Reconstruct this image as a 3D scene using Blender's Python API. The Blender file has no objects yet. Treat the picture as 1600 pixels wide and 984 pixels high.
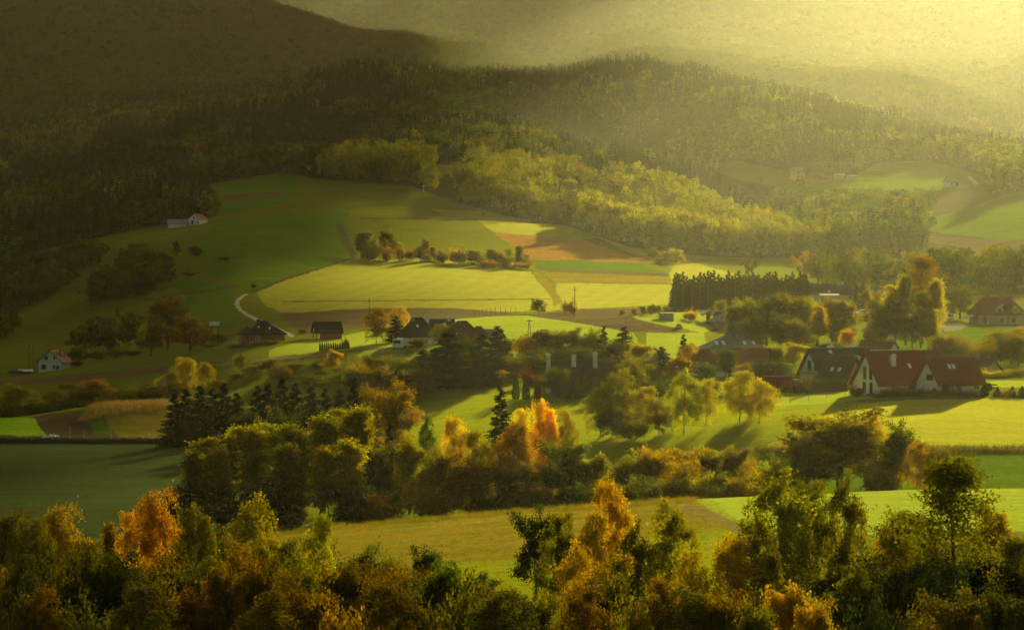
import bpy, bmesh, math, random
import numpy as np

# ---------------------------------------------------------------- camera, light, exposure
scene = bpy.context.scene
COL = scene.collection
R = math.radians
F = 4537.0                       # focal length in pixels of the 1600 px wide photograph
HX, HY = 800.0, 400.0            # horizon point
cam_d = bpy.data.cameras.new('camera')
cam = bpy.data.objects.new('camera', cam_d)
COL.objects.link(cam)
cam.location = (0, 0, 0)
cam.rotation_euler = (R(90), 0, 0)
cam_d.sensor_width = 36.0
cam_d.lens = 36.0 * F / 1600.0
cam_d.shift_y = -(492.0 - HY) / 1600.0
cam_d.clip_start = 1.0
cam_d.clip_end = 40000.0
scene.camera = cam

SUN_AZ, SUN_EL = 17.0, 13.0      # degrees to the right of the view, above the horizon
world = bpy.data.worlds.new('World')
scene.world = world
world.use_nodes = True
wn = world.node_tree
wn.nodes.clear()
sky = wn.nodes.new('ShaderNodeTexSky')
sky.sky_type = 'NISHITA'
sky.sun_disc = False
sky.sun_elevation = R(SUN_EL)
sky.sun_rotation = R(SUN_AZ)
sky.air_density = 1.0
sky.dust_density = 6.0
sky.ozone_density = 0.3
warm = wn.nodes.new('ShaderNodeMix')
warm.data_type = 'RGBA'
warm.blend_type = 'MULTIPLY'
warm.inputs[0].default_value = 1.0
warm.inputs[7].default_value = (0.62, 0.59, 0.41, 1)
bg = wn.nodes.new('ShaderNodeBackground')
bg.inputs[1].default_value = 0.05
wo = wn.nodes.new('ShaderNodeOutputWorld')
wn.links.new(sky.outputs[0], warm.inputs[6])
wn.links.new(warm.outputs[2], bg.inputs[0])
wn.links.new(bg.outputs[0], wo.inputs[0])

sun_d = bpy.data.lights.new('sun', 'SUN')
sun_d.energy = 5.0
sun_d.angle = R(0.5)
sun_d.color = (1.0, 0.86, 0.41)
sun = bpy.data.objects.new('sun', sun_d)
COL.objects.link(sun)
sun.rotation_euler = (R(90 - SUN_EL), 0, R(180 - SUN_AZ))   # shines from right behind the hills towards the camera

vs = scene.view_settings
vs.view_transform = 'Standard'
vs.look = 'None'
vs.gamma = 1.0
vs.use_curve_mapping = False
vs.exposure = 1.72

cy = scene.cycles
cy.use_adaptive_sampling = False
cy.max_bounces = 6
cy.diffuse_bounces = 3
cy.glossy_bounces = 2
cy.transmission_bounces = 4
cy.volume_bounces = 1
cy.transparent_max_bounces = 8
cy.sample_clamp_indirect = 4.0
try:
    cy.use_denoising = True
    cy.denoiser = 'OPENIMAGEDENOISE'
    cy.denoising_input_passes = 'RGB_ALBEDO_NORMAL'
    cy.denoising_prefilter = 'ACCURATE'
except Exception:
    pass

HAZE_DENSITY = 0.19e-4
HAZE_COLOR = (0.99, 0.98, 0.70, 1)
HAZE_G = 0.60

# ---------------------------------------------------------------- helpers
RNG = np.random.default_rng(7)

def tag(o, label=None, cat=None, group=None, kind=None):
    if label: o['label'] = label
    if cat: o['category'] = cat
    if group: o['group'] = group
    if kind: o['kind'] = kind
    return o

def mesh_from(name, verts, faces, mats=(), smooth=False, midx=None):
    """verts (n,3) array; faces an (m,k) array or a list of index lists"""
    me = bpy.data.meshes.new(name)
    verts = np.asarray(verts, dtype=np.float32)
    if isinstance(faces, np.ndarray):
        m, k = faces.shape
        me.vertices.add(len(verts)); me.vertices.foreach_set('co', verts.ravel())
        me.loops.add(m * k); me.loops.foreach_set('vertex_index', faces.astype(np.int32).ravel())
        me.polygons.add(m)
        me.polygons.foreach_set('loop_start', np.arange(0, m * k, k, dtype=np.int32))
        me.polygons.foreach_set('loop_total', np.full(m, k, dtype=np.int32))
        if midx is not None:
            me.polygons.foreach_set('material_index', np.asarray(midx, dtype=np.int32))
        me.polygons.foreach_set('use_smooth', np.full(m, bool(smooth)))
        me.update(calc_edges=True)
        me.validate()
    else:
        me.from_pydata([tuple(map(float, v)) for v in verts], [], [list(f) for f in faces])
        if smooth:
            for p in me.polygons: p.use_smooth = True
        me.update()
    for m_ in mats: me.materials.append(m_)
    return me

def link(name, me, parent=None, loc=(0, 0, 0), rot=(0, 0, 0)):
    o = bpy.data.objects.new(name, me)
    COL.objects.link(o)
    o.location = loc
    o.rotation_euler = rot
    if parent is not None: o.parent = parent
    return o

def empty(name, loc, rz=0.0):
    o = bpy.data.objects.new(name, None)
    COL.objects.link(o)
    o.location = loc
    o.rotation_euler = (0, 0, rz)
    o.empty_display_size = 0.5
    return o

class NT:
    """tiny node-tree writer"""
    def __init__(self, name):
        self.m = bpy.data.materials.new(name)
        self.m.use_nodes = True
        self.t = self.m.node_tree
        self.t.nodes.clear()
        self.out = self.t.nodes.new('ShaderNodeOutputMaterial')
    def n(self, typ, **kw):
        nd = self.t.nodes.new(typ)
        for k, v in kw.items(): setattr(nd, k, v)
        return nd
    def l(self, a, b): self.t.links.new(a, b)
    def noise(self, vec, scale, detail=3.0, rough=0.55):
        nd = self.n('ShaderNodeTexNoise')
        nd.inputs['Scale'].default_value = scale
        nd.inputs['Detail'].default_value = detail
        nd.inputs['Roughness'].default_value = rough
        if vec is not None: self.l(vec, nd.inputs['Vector'])
        return nd
    def ramp(self, fac, stops):
        nd = self.n('ShaderNodeValToRGB')
        e = nd.color_ramp.elements
        while len(e) < len(stops): e.new(0.5)
        for i, (p, c) in enumerate(stops):
            e[i].position = p
            e[i].color = (*c[:3], 1)
        self.l(fac, nd.inputs[0])
        return nd
    def mixc(self, fac, a, b, mode='MIX'):
        nd = self.n('ShaderNodeMix', data_type='RGBA', blend_type=mode)
        for sock, v in ((nd.inputs[0], fac), (nd.inputs[6], a), (nd.inputs[7], b)):
            if hasattr(v, 'is_linked'): self.l(v, sock)
            elif isinstance(v, (int, float)): sock.default_value = v
            else: sock.default_value = (*v[:3], 1)
        return nd.outputs[2]

# ---------------------------------------------------------------- terrain: columns of (depth, photo row) knots
KPX = np.array([-6500, -2500, -900, -200, 0, 200, 400, 600, 800, 1000, 1200, 1400, 1600, 1800, 2600, 4500, 6500], float)
NEAR = [(5, 1.9), (60, 14), (150, 26), (240, 33.5)]          # camera hill: depth, metres below the eye
COLS = {
 0:    [(310,912),(400,860),(430,843),(480,787),(560,732),(638,690),(685,655),(725,652),(780,616),(880,586),(1000,565),(1350,490),(1600,405),(1800,358),(1900,335),(1980,322),(2060,310),(2400,325),(2900,262),(3700,130),(5099,-140),(6012,-150),(8522,-150),(10231,-40)],
 200:  [(310,912),(400,852),(430,843),(480,787),(560,732),(640,688),(685,630),(725,640),(780,607),(880,562),(1000,538),(1350,430),(1550,366),(1850,315),(2000,290),(2120,275),(2200,262),(2600,285),(3000,215),(3800,110),(4984,-90),(5783,-95),(8293,-140),(10231,-40)],
 400:  [(310,912),(400,838),(430,843),(480,787),(560,726),(640,672),(690,625),(725,594),(780,555),(880,517),(1000,488),(1250,405),(1600,330),(2000,265),(2180,235),(2300,212),(2400,193),(2750,215),(3200,172),(3900,85),(4755,5),(5327,25),(7380,-80),(10231,-40)],
 600:  [(310,912),(400,818),(430,836),(480,787),(560,712),(640,643),(690,598),(725,574),(780,544),(880,508),(1000,484),(1350,404),(1700,318),(2050,262),(2350,214),(2550,190),(2750,148),(3100,170),(3600,150),(4100,98),(4529,58),(5099,78),(7380,-80),(10231,-40)],
 800:  [(310,908),(400,800),(430,830),(480,787),(560,690),(640,615),(690,580),(725,560),(780,522),(880,492),(1000,480),(1350,412),(1650,330),(2100,255),(2350,226),(2560,243),(2900,161),(3250,172),(3900,150),(4414,130),(5099,112),(5668,92),(7380,-80),(10231,-40)],
 1000: [(310,902),(400,786),(430,812),(480,774),(560,674),(640,611),(690,577),(725,556),(780,532),(870,497),(1000,477),(1350,418),(1550,372),(1950,285),(2120,335),(2400,262),(2950,137),(3300,162),(3700,138),(4200,105),(5099,70),(5668,45),(7380,-80),(10231,-40)],
 1200: [(310,898),(400,775),(430,800),(480,760),(545,662),(625,604),(690,568),(725,556),(790,535),(880,505),(1000,470),(1350,425),(1550,395),(1750,378),(1880,380),(2070,279),(2900,160),(3250,178),(3700,150),(4200,115),(5099,75),(5668,50),(7380,-80),(10231,-40)],
 1400: [(310,896),(400,768),(430,783),(480,737),(540,655),(610,607),(680,560),(725,550),(790,532),(880,500),(1000,462),(1350,428),(1550,395),(1850,330),(1960,300),(2090,276),(2800,189),(3150,205),(3600,165),(4100,130),(5099,95),(5668,60),(7380,-80),(10231,-40)],
 1600: [(310,894),(400,764),(430,776),(480,727),(540,655),(615,604),(680,560),(725,550),(790,530),(880,502),(1000,460),(1350,410),(1650,325),(1900,290),(1980,282),(2080,265),(2600,237),(2950,250),(3400,215),(3900,170),(4870,110),(5554,70),(7380,-80),(10231,-40)],
}
COLS[-200] = [(d, p + (6 if d < 2500 else 40)) for d, p in COLS[0]]
COLS[-900] = [(d, 400 - (400 - p) * (0.9 if d > 2500 else 1.0) + (10 if d < 2500 else 0)) for d, p in COLS[-200]]
COLS[-2500] = COLS[-900]
COLS[-6500] = COLS[-900]
COLS[1800] = [(d, p) for d, p in COLS[1600]]
def lowered(c, k): return [(d, p if d < 1100 else 400 + (p - 400) * k) for d, p in c]
COLS[2600] = lowered(COLS[1600], 0.8)
COLS[4500] = lowered(COLS[1600], 0.45)
COLS[6500] = lowered(COLS[1600], 0.6)

_KD = np.array([[d for d, _ in NEAR] + [d for d, _ in COLS[int(p)]] for p in KPX], float)      # (ncol, K)
_KZ = np.array([[-z for _, z in NEAR] + [(HY - q) / F * d for d, q in COLS[int(p)]] for p in KPX], float)
NK = _KD.shape[1]

def _pchip_slopes(x, y):
    """x, y (n,K) -> Fritsch-Carlson slopes, rows independent"""
    h = np.diff(x, axis=1); d = np.diff(y, axis=1) / h
    m = np.zeros_like(y)
    w1 = 2 * h[:, 1:] + h[:, :-1]; w2 = h[:, 1:] + 2 * h[:, :-1]
    a, b = d[:, :-1], d[:, 1:]
    with np.errstate(divide='ignore', invalid='ignore'):
        mm = (w1 + w2) / (w1 / a + w2 / b)
    mm[(a * b) <= 0] = 0
    m[:, 1:-1] = np.nan_to_num(mm)
    m[:, 0] = d[:, 0]; m[:, -1] = d[:, -1]
    return m

_cs = [_pchip_slopes(KPX[None, :], A.T.copy()) for A in (_KD, _KZ)]                          # across columns
def column_knots(px):
    px = np.clip(np.asarray(px, float), KPX[0], KPX[-1])
    i = np.clip(np.searchsorted(KPX, px, side='right') - 1, 0, len(KPX) - 2)
    h = KPX[i + 1] - KPX[i]
    t = (px - KPX[i]) / h
    h00 = 2*t**3 - 3*t**2 + 1; h10 = t**3 - 2*t**2 + t; h01 = -2*t**3 + 3*t**2; h11 = t**3 - t**2
    res = []
    for A, S in ((_KD, _cs[0].T), (_KZ, _cs[1].T)):
        res.append(h00[:, None]*A[i] + (h10*h)[:, None]*S[i] + h01[:, None]*A[i+1] + (h11*h)[:, None]*S[i+1])
    return res

def _hash_noise(x, y, seed=0):
    """smooth value noise on arrays, range -1..1"""
    xi = np.floor(x).astype(np.int64); yi = np.floor(y).astype(np.int64)
    fx = x - xi; fy = y - yi
    fx = fx*fx*(3-2*fx); fy = fy*fy*(3-2*fy)
    def hsh(a, b):
        n = (a * 374761393 + b * 668265263 + seed * 1442695041) & 0xFFFFFFFF
        n = ((n ^ (n >> 13)) * 1274126177) & 0xFFFFFFFF
        return ((n ^ (n >> 16)) & 0xFFFF) / 32767.5 - 1.0
    a, b = hsh(xi, yi), hsh(xi + 1, yi)
    c, d = hsh(xi, yi + 1), hsh(xi + 1, yi + 1)
    return (a*(1-fx) + b*fx)*(1-fy) + (c*(1-fx) + d*fx)*fy

def relief(X, Y):
    """natural unevenness: gullies and spurs on the mountains, gentle on the fields"""
    far = np.clip((Y - 1900) / 1800, 0, 1)
    near = 0.12 + 0*Y
    r = near * (_hash_noise(X/9, Y/9, 1) + 0.5*_hash_noise(X/3.7, Y/3.7, 2))
    r += np.clip((Y - 900)/600, 0, 1) * 1.2 * _hash_noise(X/90, Y/120, 3)
    r += far * (34*_hash_noise(X/420, Y/900, 4) + 16*_hash_noise(X/190, Y/330, 5) + 6*_hash_noise(X/80, Y/120, 6))
    return r

def ground_z(X, Y):
    X = np.atleast_1d(np.asarray(X, float)); Y = np.atleast_1d(np.asarray(Y, float))
    out = np.empty(len(X))
    for s in range(0, len(X), 100000):
        x, y = X[s:s+100000], Y[s:s+100000]
        D, Z = column_knots(HX + F * x / np.maximum(y, 1.0))
        M = _pchip_slopes(D, Z)
        yy = np.clip(y, D[:, 0], D[:, -1])
        k = np.clip((yy[:, None] >= D).sum(1) - 1, 0, NK - 2)
        ii = np.arange(len(x))
        h = D[ii, k+1] - D[ii, k]; t = (yy - D[ii, k]) / h
        out[s:s+100000] = ((2*t**3 - 3*t**2 + 1)*Z[ii, k] + (t**3 - 2*t**2 + t)*h*M[ii, k]
                           + (-2*t**3 + 3*t**2)*Z[ii, k+1] + (t**3 - t**2)*h*M[ii, k+1])
    return out + relief(X, Y)

# places where the ground is levelled for a house: photo column, depth, photo row of its foot
LEVEL = [(1407,600,614),(1483,586,614),(1310,645,601),(1314,634,603),(1372,700,556),(1534,690,588),(1214,612,614),(914,652,612),(1143,722,564),(1102,684,586),(1174,690,582),(1021,735,566),(1141,850,517),
 (653,760,539),(690,768,532),(722,745,541),(748,749,541),(766,760,536),(411,812,534),(386,810,534),(511,822,529),(85,905,578),(24,900,587),(1557,892,506),(1280,1005,470),(1319,1000,470),(1041,836,499),(1126,868,497),
 (1246,2060,280),(1291,2080,281),(1311,2085,280),(1330,2085,279),(1488,1935,291),(309,1610,351),(277,1605,354),(273,1830,306),(896,1655,352),(869,1960,291),(893,1950,293),(522,762,546)]
_LV = np.array(LEVEL, float)
_LX, _LY = (_LV[:, 0] - HX)/F*_LV[:, 1], _LV[:, 1]
_LR = np.where(_LY > 1300, 45.0, 22.0)
_base_ground = ground_z
def _level(X, Y, wts):
    out = np.zeros(len(X))
    for x, y, r, w_ in zip(_LX, _LY, _LR, wts):
        m = (np.abs(X - x) < 2.6*r) & (np.abs(Y - y) < 4*r)
        if m.any(): out[m] += w_*np.exp(-((X[m] - x)/r)**2 - ((Y[m] - y)/(1.5*r))**2)
    return out
_A = np.stack([_level(_LX, _LY, np.eye(len(_LX))[i]) for i in range(len(_LX))], 1)
_dz = (HY - _LV[:, 2])/F*_LY - _base_ground(_LX, _LY)
LEVEL_W = np.linalg.solve(_A.T @ _A + .02*np.eye(len(_LX)), _A.T @ _dz)
def ground_z(X, Y):
    X = np.atleast_1d(np.asarray(X, float)); Y = np.atleast_1d(np.asarray(Y, float))
    return _base_ground(X, Y) + _level(X, Y, LEVEL_W)

def gz(x, y): return float(ground_z([x], [y])[0])
def at(px, D):
    """world x of a photo column at depth D"""
    return (px - HX) / F * D
def row_z(py, D): return (HY - py) / F * D
def to_px(X, Y, Z): return HX + F * X / Y, HY - F * Z / Y

def in_poly(px, py, poly):
    inside = np.zeros(px.shape, bool)
    n = len(poly); j = n - 1
    for i in range(n):
        xi, yi = poly[i]; xj, yj = poly[j]
        c = ((yi > py) != (yj > py)) & (px < (xj - xi) * (py - yi) / ((yj - yi) or 1e-9) + xi)
        inside ^= c
        j = i
    return inside
# ---------------------------------------------------------------- ground materials
def ground_mat(name, c1, c2, c3=None, scale=0.05, fine=1.2, rows=None, sheen=0.04, sheen_tint=(1, 1, 0.5), bump=0.6, rough=0.9, blade=0.45):
    """soil or sward: broad patches, fine speckle, optional drill rows; all in world metres"""
    w = NT(name)
    geo = w.n('ShaderNodeNewGeometry')
    pos = geo.outputs['Position']
    big = w.noise(pos, scale, 4, 0.6)
    mid = w.noise(pos, scale * 7, 3, 0.6)
    fin = w.noise(pos, fine, 3, 0.7)
    col = w.mixc(w.ramp(big.outputs[0], [(0.35, (0, 0, 0)), (0.65, (1, 1, 1))]).outputs[0], c1, c2)
    if c3 is not None:
        col = w.mixc(w.ramp(mid.outputs[0], [(0.5, (0, 0, 0)), (0.72, (1, 1, 1))]).outputs[0], col, c3)
    spk = w.ramp(fin.outputs[0], [(0.3, (0.55, 0.55, 0.55)), (0.7, (1.35, 1.35, 1.35))])
    col = w.mixc(1.0, col, spk.outputs[0], 'MULTIPLY')
    st = w.n('ShaderNodeMapping'); st.inputs['Scale'].default_value = (.35, 1.0, 1.0); st.inputs['Rotation'].default_value = (0, 0, R(12))
    w.l(pos, st.inputs['Vector'])
    pat = w.noise(st.outputs[0], .16, 4, 0.7)
    col = w.mixc(1.0, col, w.ramp(pat.outputs[0], [(0.32, (.66, .70, .66)), (0.5, (1, 1, 1)), (0.68, (1.3, 1.22, 1.2))]).outputs[0], 'MULTIPLY')
    bs = w.n('ShaderNodeBsdfPrincipled')
    bs.inputs['Roughness'].default_value = rough
    bs.inputs['Specular IOR Level'].default_value = 0.0
    if sheen:
        bs.inputs['Sheen Weight'].default_value = sheen
        bs.inputs['Sheen Roughness'].default_value = 0.45
        bs.inputs['Sheen Tint'].default_value = (*sheen_tint, 1)
    hgt = fin.outputs[0]
    if rows:
        ang, pitch, amt = rows
        mp = w.n('ShaderNodeMapping')
        mp.inputs['Rotation'].default_value = (0, 0, R(ang))
        w.l(pos, mp.inputs['Vector'])
        wv = w.n('ShaderNodeTexWave')
        wv.inputs['Scale'].default_value = 1.0 / pitch * 0.314
        wv.inputs['Distortion'].default_value = 2.6
        wv.inputs['Detail'].default_value = 2
        wv.inputs['Detail Scale'].default_value = 0.6
        w.l(mp.outputs[0], wv.inputs['Vector'])
        k = w.ramp(wv.outputs['Fac'], [(0.0, (1 - amt,) * 3), (1.0, (1 + amt * 0.6,) * 3)])
        col = w.mixc(1.0, col, k.outputs[0], 'MULTIPLY')
        ad = w.n('ShaderNodeMath', operation='ADD')
        sc_ = w.n('ShaderNodeMath', operation='MULTIPLY'); sc_.inputs[1].default_value = min(.8, amt*2.0); w.l(wv.outputs['Fac'], sc_.inputs[0])
        w.l(fin.outputs[0], ad.inputs[0]); w.l(sc_.outputs[0], ad.inputs[1])
        hgt = ad.outputs[0]
    bp = w.n('ShaderNodeBump')
    bp.inputs['Strength'].default_value = bump
    bp.inputs['Distance'].default_value = blade
    w.l(hgt, bp.inputs['Height'])
    w.l(bp.outputs[0], bs.inputs['Normal'])
    w.l(col, bs.inputs['Base Color'])
    w.l(bs.outputs[0], w.out.inputs[0])
    return w.m

G = {}
G['pasture'] = ground_mat('pasture', (0.042, 0.070, 0.009), (0.060, 0.080, 0.011), (0.085, 0.075, 0.016), 0.02, 0.9, sheen=0.1, sheen_tint=(0.8, 0.85, 0.0))
G['green'] = ground_mat('lush_grass', (0.036, 0.085, 0.008), (0.048, 0.095, 0.009), (0.065, 0.09, 0.012), 0.03, 1.3, sheen=0.08, sheen_tint=(0.6, 0.9, 0.0))
G['crop'] = ground_mat('winter_crop', (0.080, 0.125, 0.012), (0.10, 0.135, 0.014), (0.058, 0.10, 0.010), 0.04, 1.1, sheen=0.25, sheen_tint=(0.80, 0.95, 0.08))
G['dry'] = ground_mat('dry_grass', (0.12, 0.11, 0.016), (0.17, 0.125, 0.022), (0.07, 0.10, 0.012), 0.06, 1.6, sheen=0.12, sheen_tint=(1.0, 0.75, 0.02))
G['gold'] = ground_mat('mown_meadow', (0.080, 0.098, 0.010), (0.100, 0.100, 0.012), (0.060, 0.085, 0.009), 0.03, 0.9, rows=(7, 9.0, 0.12), sheen=0.22, sheen_tint=(0.92, 0.92, 0.1))
G['midgrass'] = ground_mat('rough_pasture', (0.055, 0.085, 0.009), (0.085, 0.095, 0.012), (0.045, 0.075, 0.008), 0.05, 1.0, sheen=0.2, sheen_tint=(0.8, 0.9, 0.0))
G['shadegrass'] = ground_mat('shade_tinted_meadow', (0.020, 0.052, 0.005), (0.027, 0.058, 0.006), (0.034, 0.050, 0.006), 0.03, 1.0)  # meadow green darkened in colour to stand for shade on the flood plain
G['striped'] = ground_mat('striped_pasture', (0.10, 0.115, 0.014), (0.13, 0.125, 0.02), (0.075, 0.11, 0.012), 0.05, 0.9, rows=(-35, 3.0, 0.035), sheen=0.3, sheen_tint=(0.9, 0.92, 0.05))
G['stubble'] = ground_mat('stubble', (0.19, 0.092, 0.024), (0.24, 0.112, 0.030), (0.14, 0.10, 0.020), 0.05, 0.7, sheen=0.10, sheen_tint=(1.0, 0.55, 0.06))
G['plough'] = ground_mat('ploughed_soil', (0.085, 0.052, 0.024), (0.105, 0.066, 0.030), None, 0.03, 0.9, rows=(20, 1.6, 0.08), bump=0.8)
G['plot'] = ground_mat('drilled_plot', (0.075, 0.17, 0.008), (0.09, 0.19, 0.009), None, 0.06, 1.5, rows=(65, 3.2, 0.5), sheen=0.3, sheen_tint=(0.6, 1.0, 0.0))
G['soil'] = ground_mat('dug_soil', (0.075, 0.045, 0.020), (0.06, 0.036, 0.017), None, 0.1, 1.5, rows=(65, 1.8, 0.3), bump=0.9)
G['track'] = ground_mat('earth_track', (0.22, 0.15, 0.055), (0.17, 0.12, 0.04), (0.12, 0.11, 0.02), 0.15, 1.5)
G['road'] = ground_mat('asphalt_road', (0.34, 0.33, 0.30), (0.38, 0.36, 0.32), None, 0.2, 2.0, bump=0.1, rough=0.6)
G['yard'] = ground_mat('gravel_yard', (0.20, 0.18, 0.13), (0.16, 0.14, 0.10), None, 0.1, 2.0, bump=0.3)
G['verge'] = ground_mat('dark_verge', (0.045, 0.045, 0.010), (0.06, 0.05, 0.014), None, 0.12, 1.4)
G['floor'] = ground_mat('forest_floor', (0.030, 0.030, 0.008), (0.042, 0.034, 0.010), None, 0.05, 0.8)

# surface pieces: name, material, outline in photo pixels, nearest and farthest depth
FIELDS = [
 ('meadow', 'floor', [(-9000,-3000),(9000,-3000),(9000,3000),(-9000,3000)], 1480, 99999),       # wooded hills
 ('pasture', 'pasture', [(200,430),(430,275),(640,290),(720,318),(830,345),(950,380),(1060,408),(1160,432),(1200,500),(180,560)], 900, 2080),
 ('pasture', 'pasture', [(60,392),(200,360),(340,338),(440,270),(640,300),(500,420),(360,480),(200,500),(0,480)], 1000, 2080),
 ('field', 'green', [(255,312),(330,288),(440,268),(470,290),(440,318),(340,338)], 1400, 2100),
 ('ploughed_field', 'plough', [(345,308),(400,302),(440,299),(438,304),(395,309),(352,313)], 1400, 2100),
 ('field', 'green', [(340,345),(545,325),(545,395),(520,410),(440,435),(385,458),(330,430),(300,395)], 900, 2000),
 ('field', 'green', [(280,440),(360,445),(372,462),(366,480),(400,510),(250,515)], 850, 1400),
 ('field', 'gold', [(400,455),(440,437),(520,412),(560,404),(700,406),(830,425),(850,455),(862,484),(440,487),(415,478)], 900, 1420),
 ('field', 'gold', [(430,474),(560,432),(840,440),(862,462),(866,486),(440,488)], 900, 1420),
 ('field', 'gold', [(870,442),(1050,445),(1052,475),(960,480),(866,484)], 850, 1420),
 ('field', 'dry', [(845,424),(1046,431),(1050,443),(868,441)], 900, 1500),
 ('ploughed_field', 'plough', [(838,420),(1040,427),(1046,432),(845,424)], 900, 1500),
 ('field', 'green', [(828,406),(1000,411),(1042,427),(838,420)], 900, 1550),
 ('stubble_field', 'stubble', [(770,363),(905,374),(1008,406),(1005,410),(830,405),(800,385)], 1100, 1650),
 ('field', 'gold', [(745,344),(880,352),(935,372),(905,374),(770,363)], 1100, 1700),
 ('field', 'pasture', [(560,340),(745,344),(800,388),(700,384),(560,360)], 1100, 1750),
 ('field', 'dry', [(676,326),(750,330),(830,344),(826,349),(690,336)], 1300, 1800),
 ('field', 'dry', [(850,350),(885,352),(960,378),(1060,412),(1140,432),(1110,436),(1012,408),(935,372)], 1000, 1700),
 ('field', 'gold', [(1060,404),(1150,428),(1160,438),(1050,444),(1045,428)], 1000, 1500),
 ('field', 'gold', [(674,262),(735,264),(738,271),(680,273)], 1800, 2300),
 ('field', 'crop', [(676,256),(712,258),(735,264),(674,263)], 1900, 2400),
 ('field', 'green', [(1095,258),(1150,250),(1232,268),(1260,282),(1335,278),(1420,275),(1430,300),(1330,295),(1235,300),(1150,280)], 1800, 2350),
 ('field', 'green', [(1335,275),(1370,255),(1450,250),(1560,282),(1480,298),(1380,290)], 1800, 2350),
 ('field', 'green', [(1435,345),(1500,330),(1585,300),(1760,290),(1760,380),(1560,375),(1440,360)], 1300, 1980),
 ('ploughed_field', 'plough', [(1390,366),(1560,374),(1760,378),(1760,412),(1560,400)], 1300, 1700),
 ('road', 'road', [(1511,276),(1516,275),(1530,288),(1524,289)], 1850, 2300),
 ('path', 'track', [(1440,271),(1466,269),(1466,270.5),(1440,272.5)], 1850, 2400),
 ('verge', 'verge', [(440,470.5),(860,466.5),(860,467.8),(440,472)], 850, 1300),
 ('verge', 'verge', [(392,455),(440,436),(520,411),(548,403),(548,405.5),(520,414.5),(440,440),(396,459)], 900, 1500),
 ('verge', 'verge', [(524,350),(534,350),(558,398),(550,404),(536,380)], 1000, 1700),
 ('verge', 'verge', [(205,470),(330,452),(372,446),(372,448),(330,454.5),(205,473)], 900, 1500),
 ('verge', 'verge', [(560,340),(745,343),(745,344.5),(560,342)], 1100, 1750),
 ('field', 'pasture', [(640,352),(772,362),(776,366),(640,357)], 1100, 1750),
 ('verge', 'dry', [(832,424),(846,428),(880,470),(868,478),(852,450)], 850, 1450),
 # flat land before the hill
 ('ploughed_field', 'plough', [(436,490),(560,482),(700,481),(790,487),(806,492),(700,500),(640,505),(480,520),(462,515)], 800, 1080),
 ('field', 'crop', [(405,556),(430,543),(470,533),(520,528),(565,518),(640,505),(760,495),(830,492),(900,503),(990,520),(1010,560),(640,580),(520,548),(400,560)], 640, 960),
 ('ploughed_field', 'plough', [(824,493),(900,484),(1050,480),(1055,486),(1000,500),(1060,512),(1060,522),(980,518),(900,504)], 700, 980),
 ('field', 'crop', [(985,494),(1140,482),(1150,500),(1100,520),(1058,512),(1000,500)], 640, 980),
 ('field', 'crop', [(1010,520),(1100,520),(1110,560),(1010,560)], 640, 900),
 ('field', 'green', [(1260,545),(1390,520),(1500,514),(1760,510),(1760,560),(1270,575)], 650, 900),
 ('yard', 'yard', [(1440,505),(1500,503),(1512,508),(1500,516),(1450,520)], 820, 960),
 ('field', 'dry', [(1520,461),(1760,458),(1760,476),(1520,474)], 900, 1100),
 ('field', 'pasture', [(-300,575),(110,568),(280,540),(420,520),(420,560),(240,575),(0,590),(-300,592)], 760, 960),
 ('ploughed_field', 'plough', [(-300,598),(0,594),(120,584),(240,574),(330,567),(420,560),(540,552),(540,558),(330,572),(200,590),(80,600),(-300,606)], 740, 900),
 ('path', 'track', [(330,568),(560,545),(640,540),(640,543),(560,549),(330,573)], 740, 900),
 ('road', 'road', [(388,460),(380,464),(374,470),(373,476),(380,485),(392,492),(408,499),(428,508),(446,517),(462,525),(456,527),(440,520),(420,510),(400,501),(384,493),(372,484),(366,476),(367,469),(375,463),(384,459)], 800, 1300),
 # floodplain, plots, near fields
 ('meadow', 'shadegrass', [(-400,640),(430,640),(430,900),(-400,900)], 432, 645),
 ('verge', 'verge', [(-400,679),(290,679),(290,693),(-400,693)], 600, 660),
 ('garden_plot', 'plot', [(-300,650),(52,652),(72,680),(-300,682)], 640, 692),
 ('garden_plot', 'soil', [(52,650),(122,640),(150,679),(72,680)], 640, 692),
 ('garden_plot', 'green', [(122,640),(150,634),(186,679),(150,679)], 640, 692),
 ('mound', 'dry', [(150,634),(200,627),(255,626),(300,640),(330,660),(290,686),(186,682)], 640, 700),
 ('field', 'midgrass', [(640,600),(930,600),(930,720),(640,720)], 540, 668),
 ('field', 'midgrass', [(860,640),(1210,628),(1350,629),(1265,655),(1230,676),(1190,702),(1180,760),(860,760)], 440, 640),
 ('field', 'striped', [(1345,630),(1420,624),(1760,618),(1760,704),(1190,701),(1230,676),(1265,655)], 500, 606),
 ('verge', 'verge', [(1180,700),(1760,703),(1760,707),(1180,706)], 480, 530),
 ('field', 'green', [(1180,706),(1760,706),(1760,790),(1180,790)], 425, 512),
 ('lawn', 'crop', [(1195,611),(1320,610),(1400,617),(1320,628),(1210,634)], 570, 660),
 ('lawn', 'crop', [(1535,595),(1760,590),(1760,606),(1535,604)], 590, 690),
 ('meadow', 'dry', [(-400,760),(1090,760),(1130,800),(1180,840),(1180,1000),(-400,1000)], 285, 428),
 ('meadow', 'midgrass', [(600,905),(720,878),(900,868),(1010,838),(1130,826),(1200,845),(1200,1000),(560,1000)], 285, 380),
 ('field', 'crop', [(1085,780),(1180,774),(1760,750),(1760,826),(1300,836),(1190,834),(1120,802)], 330, 430),
 ('path', 'track', [(1062,789),(1085,789),(1120,802),(1160,822),(1185,842),(1160,838),(1120,812),(1066,800)], 310, 428),
]

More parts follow.
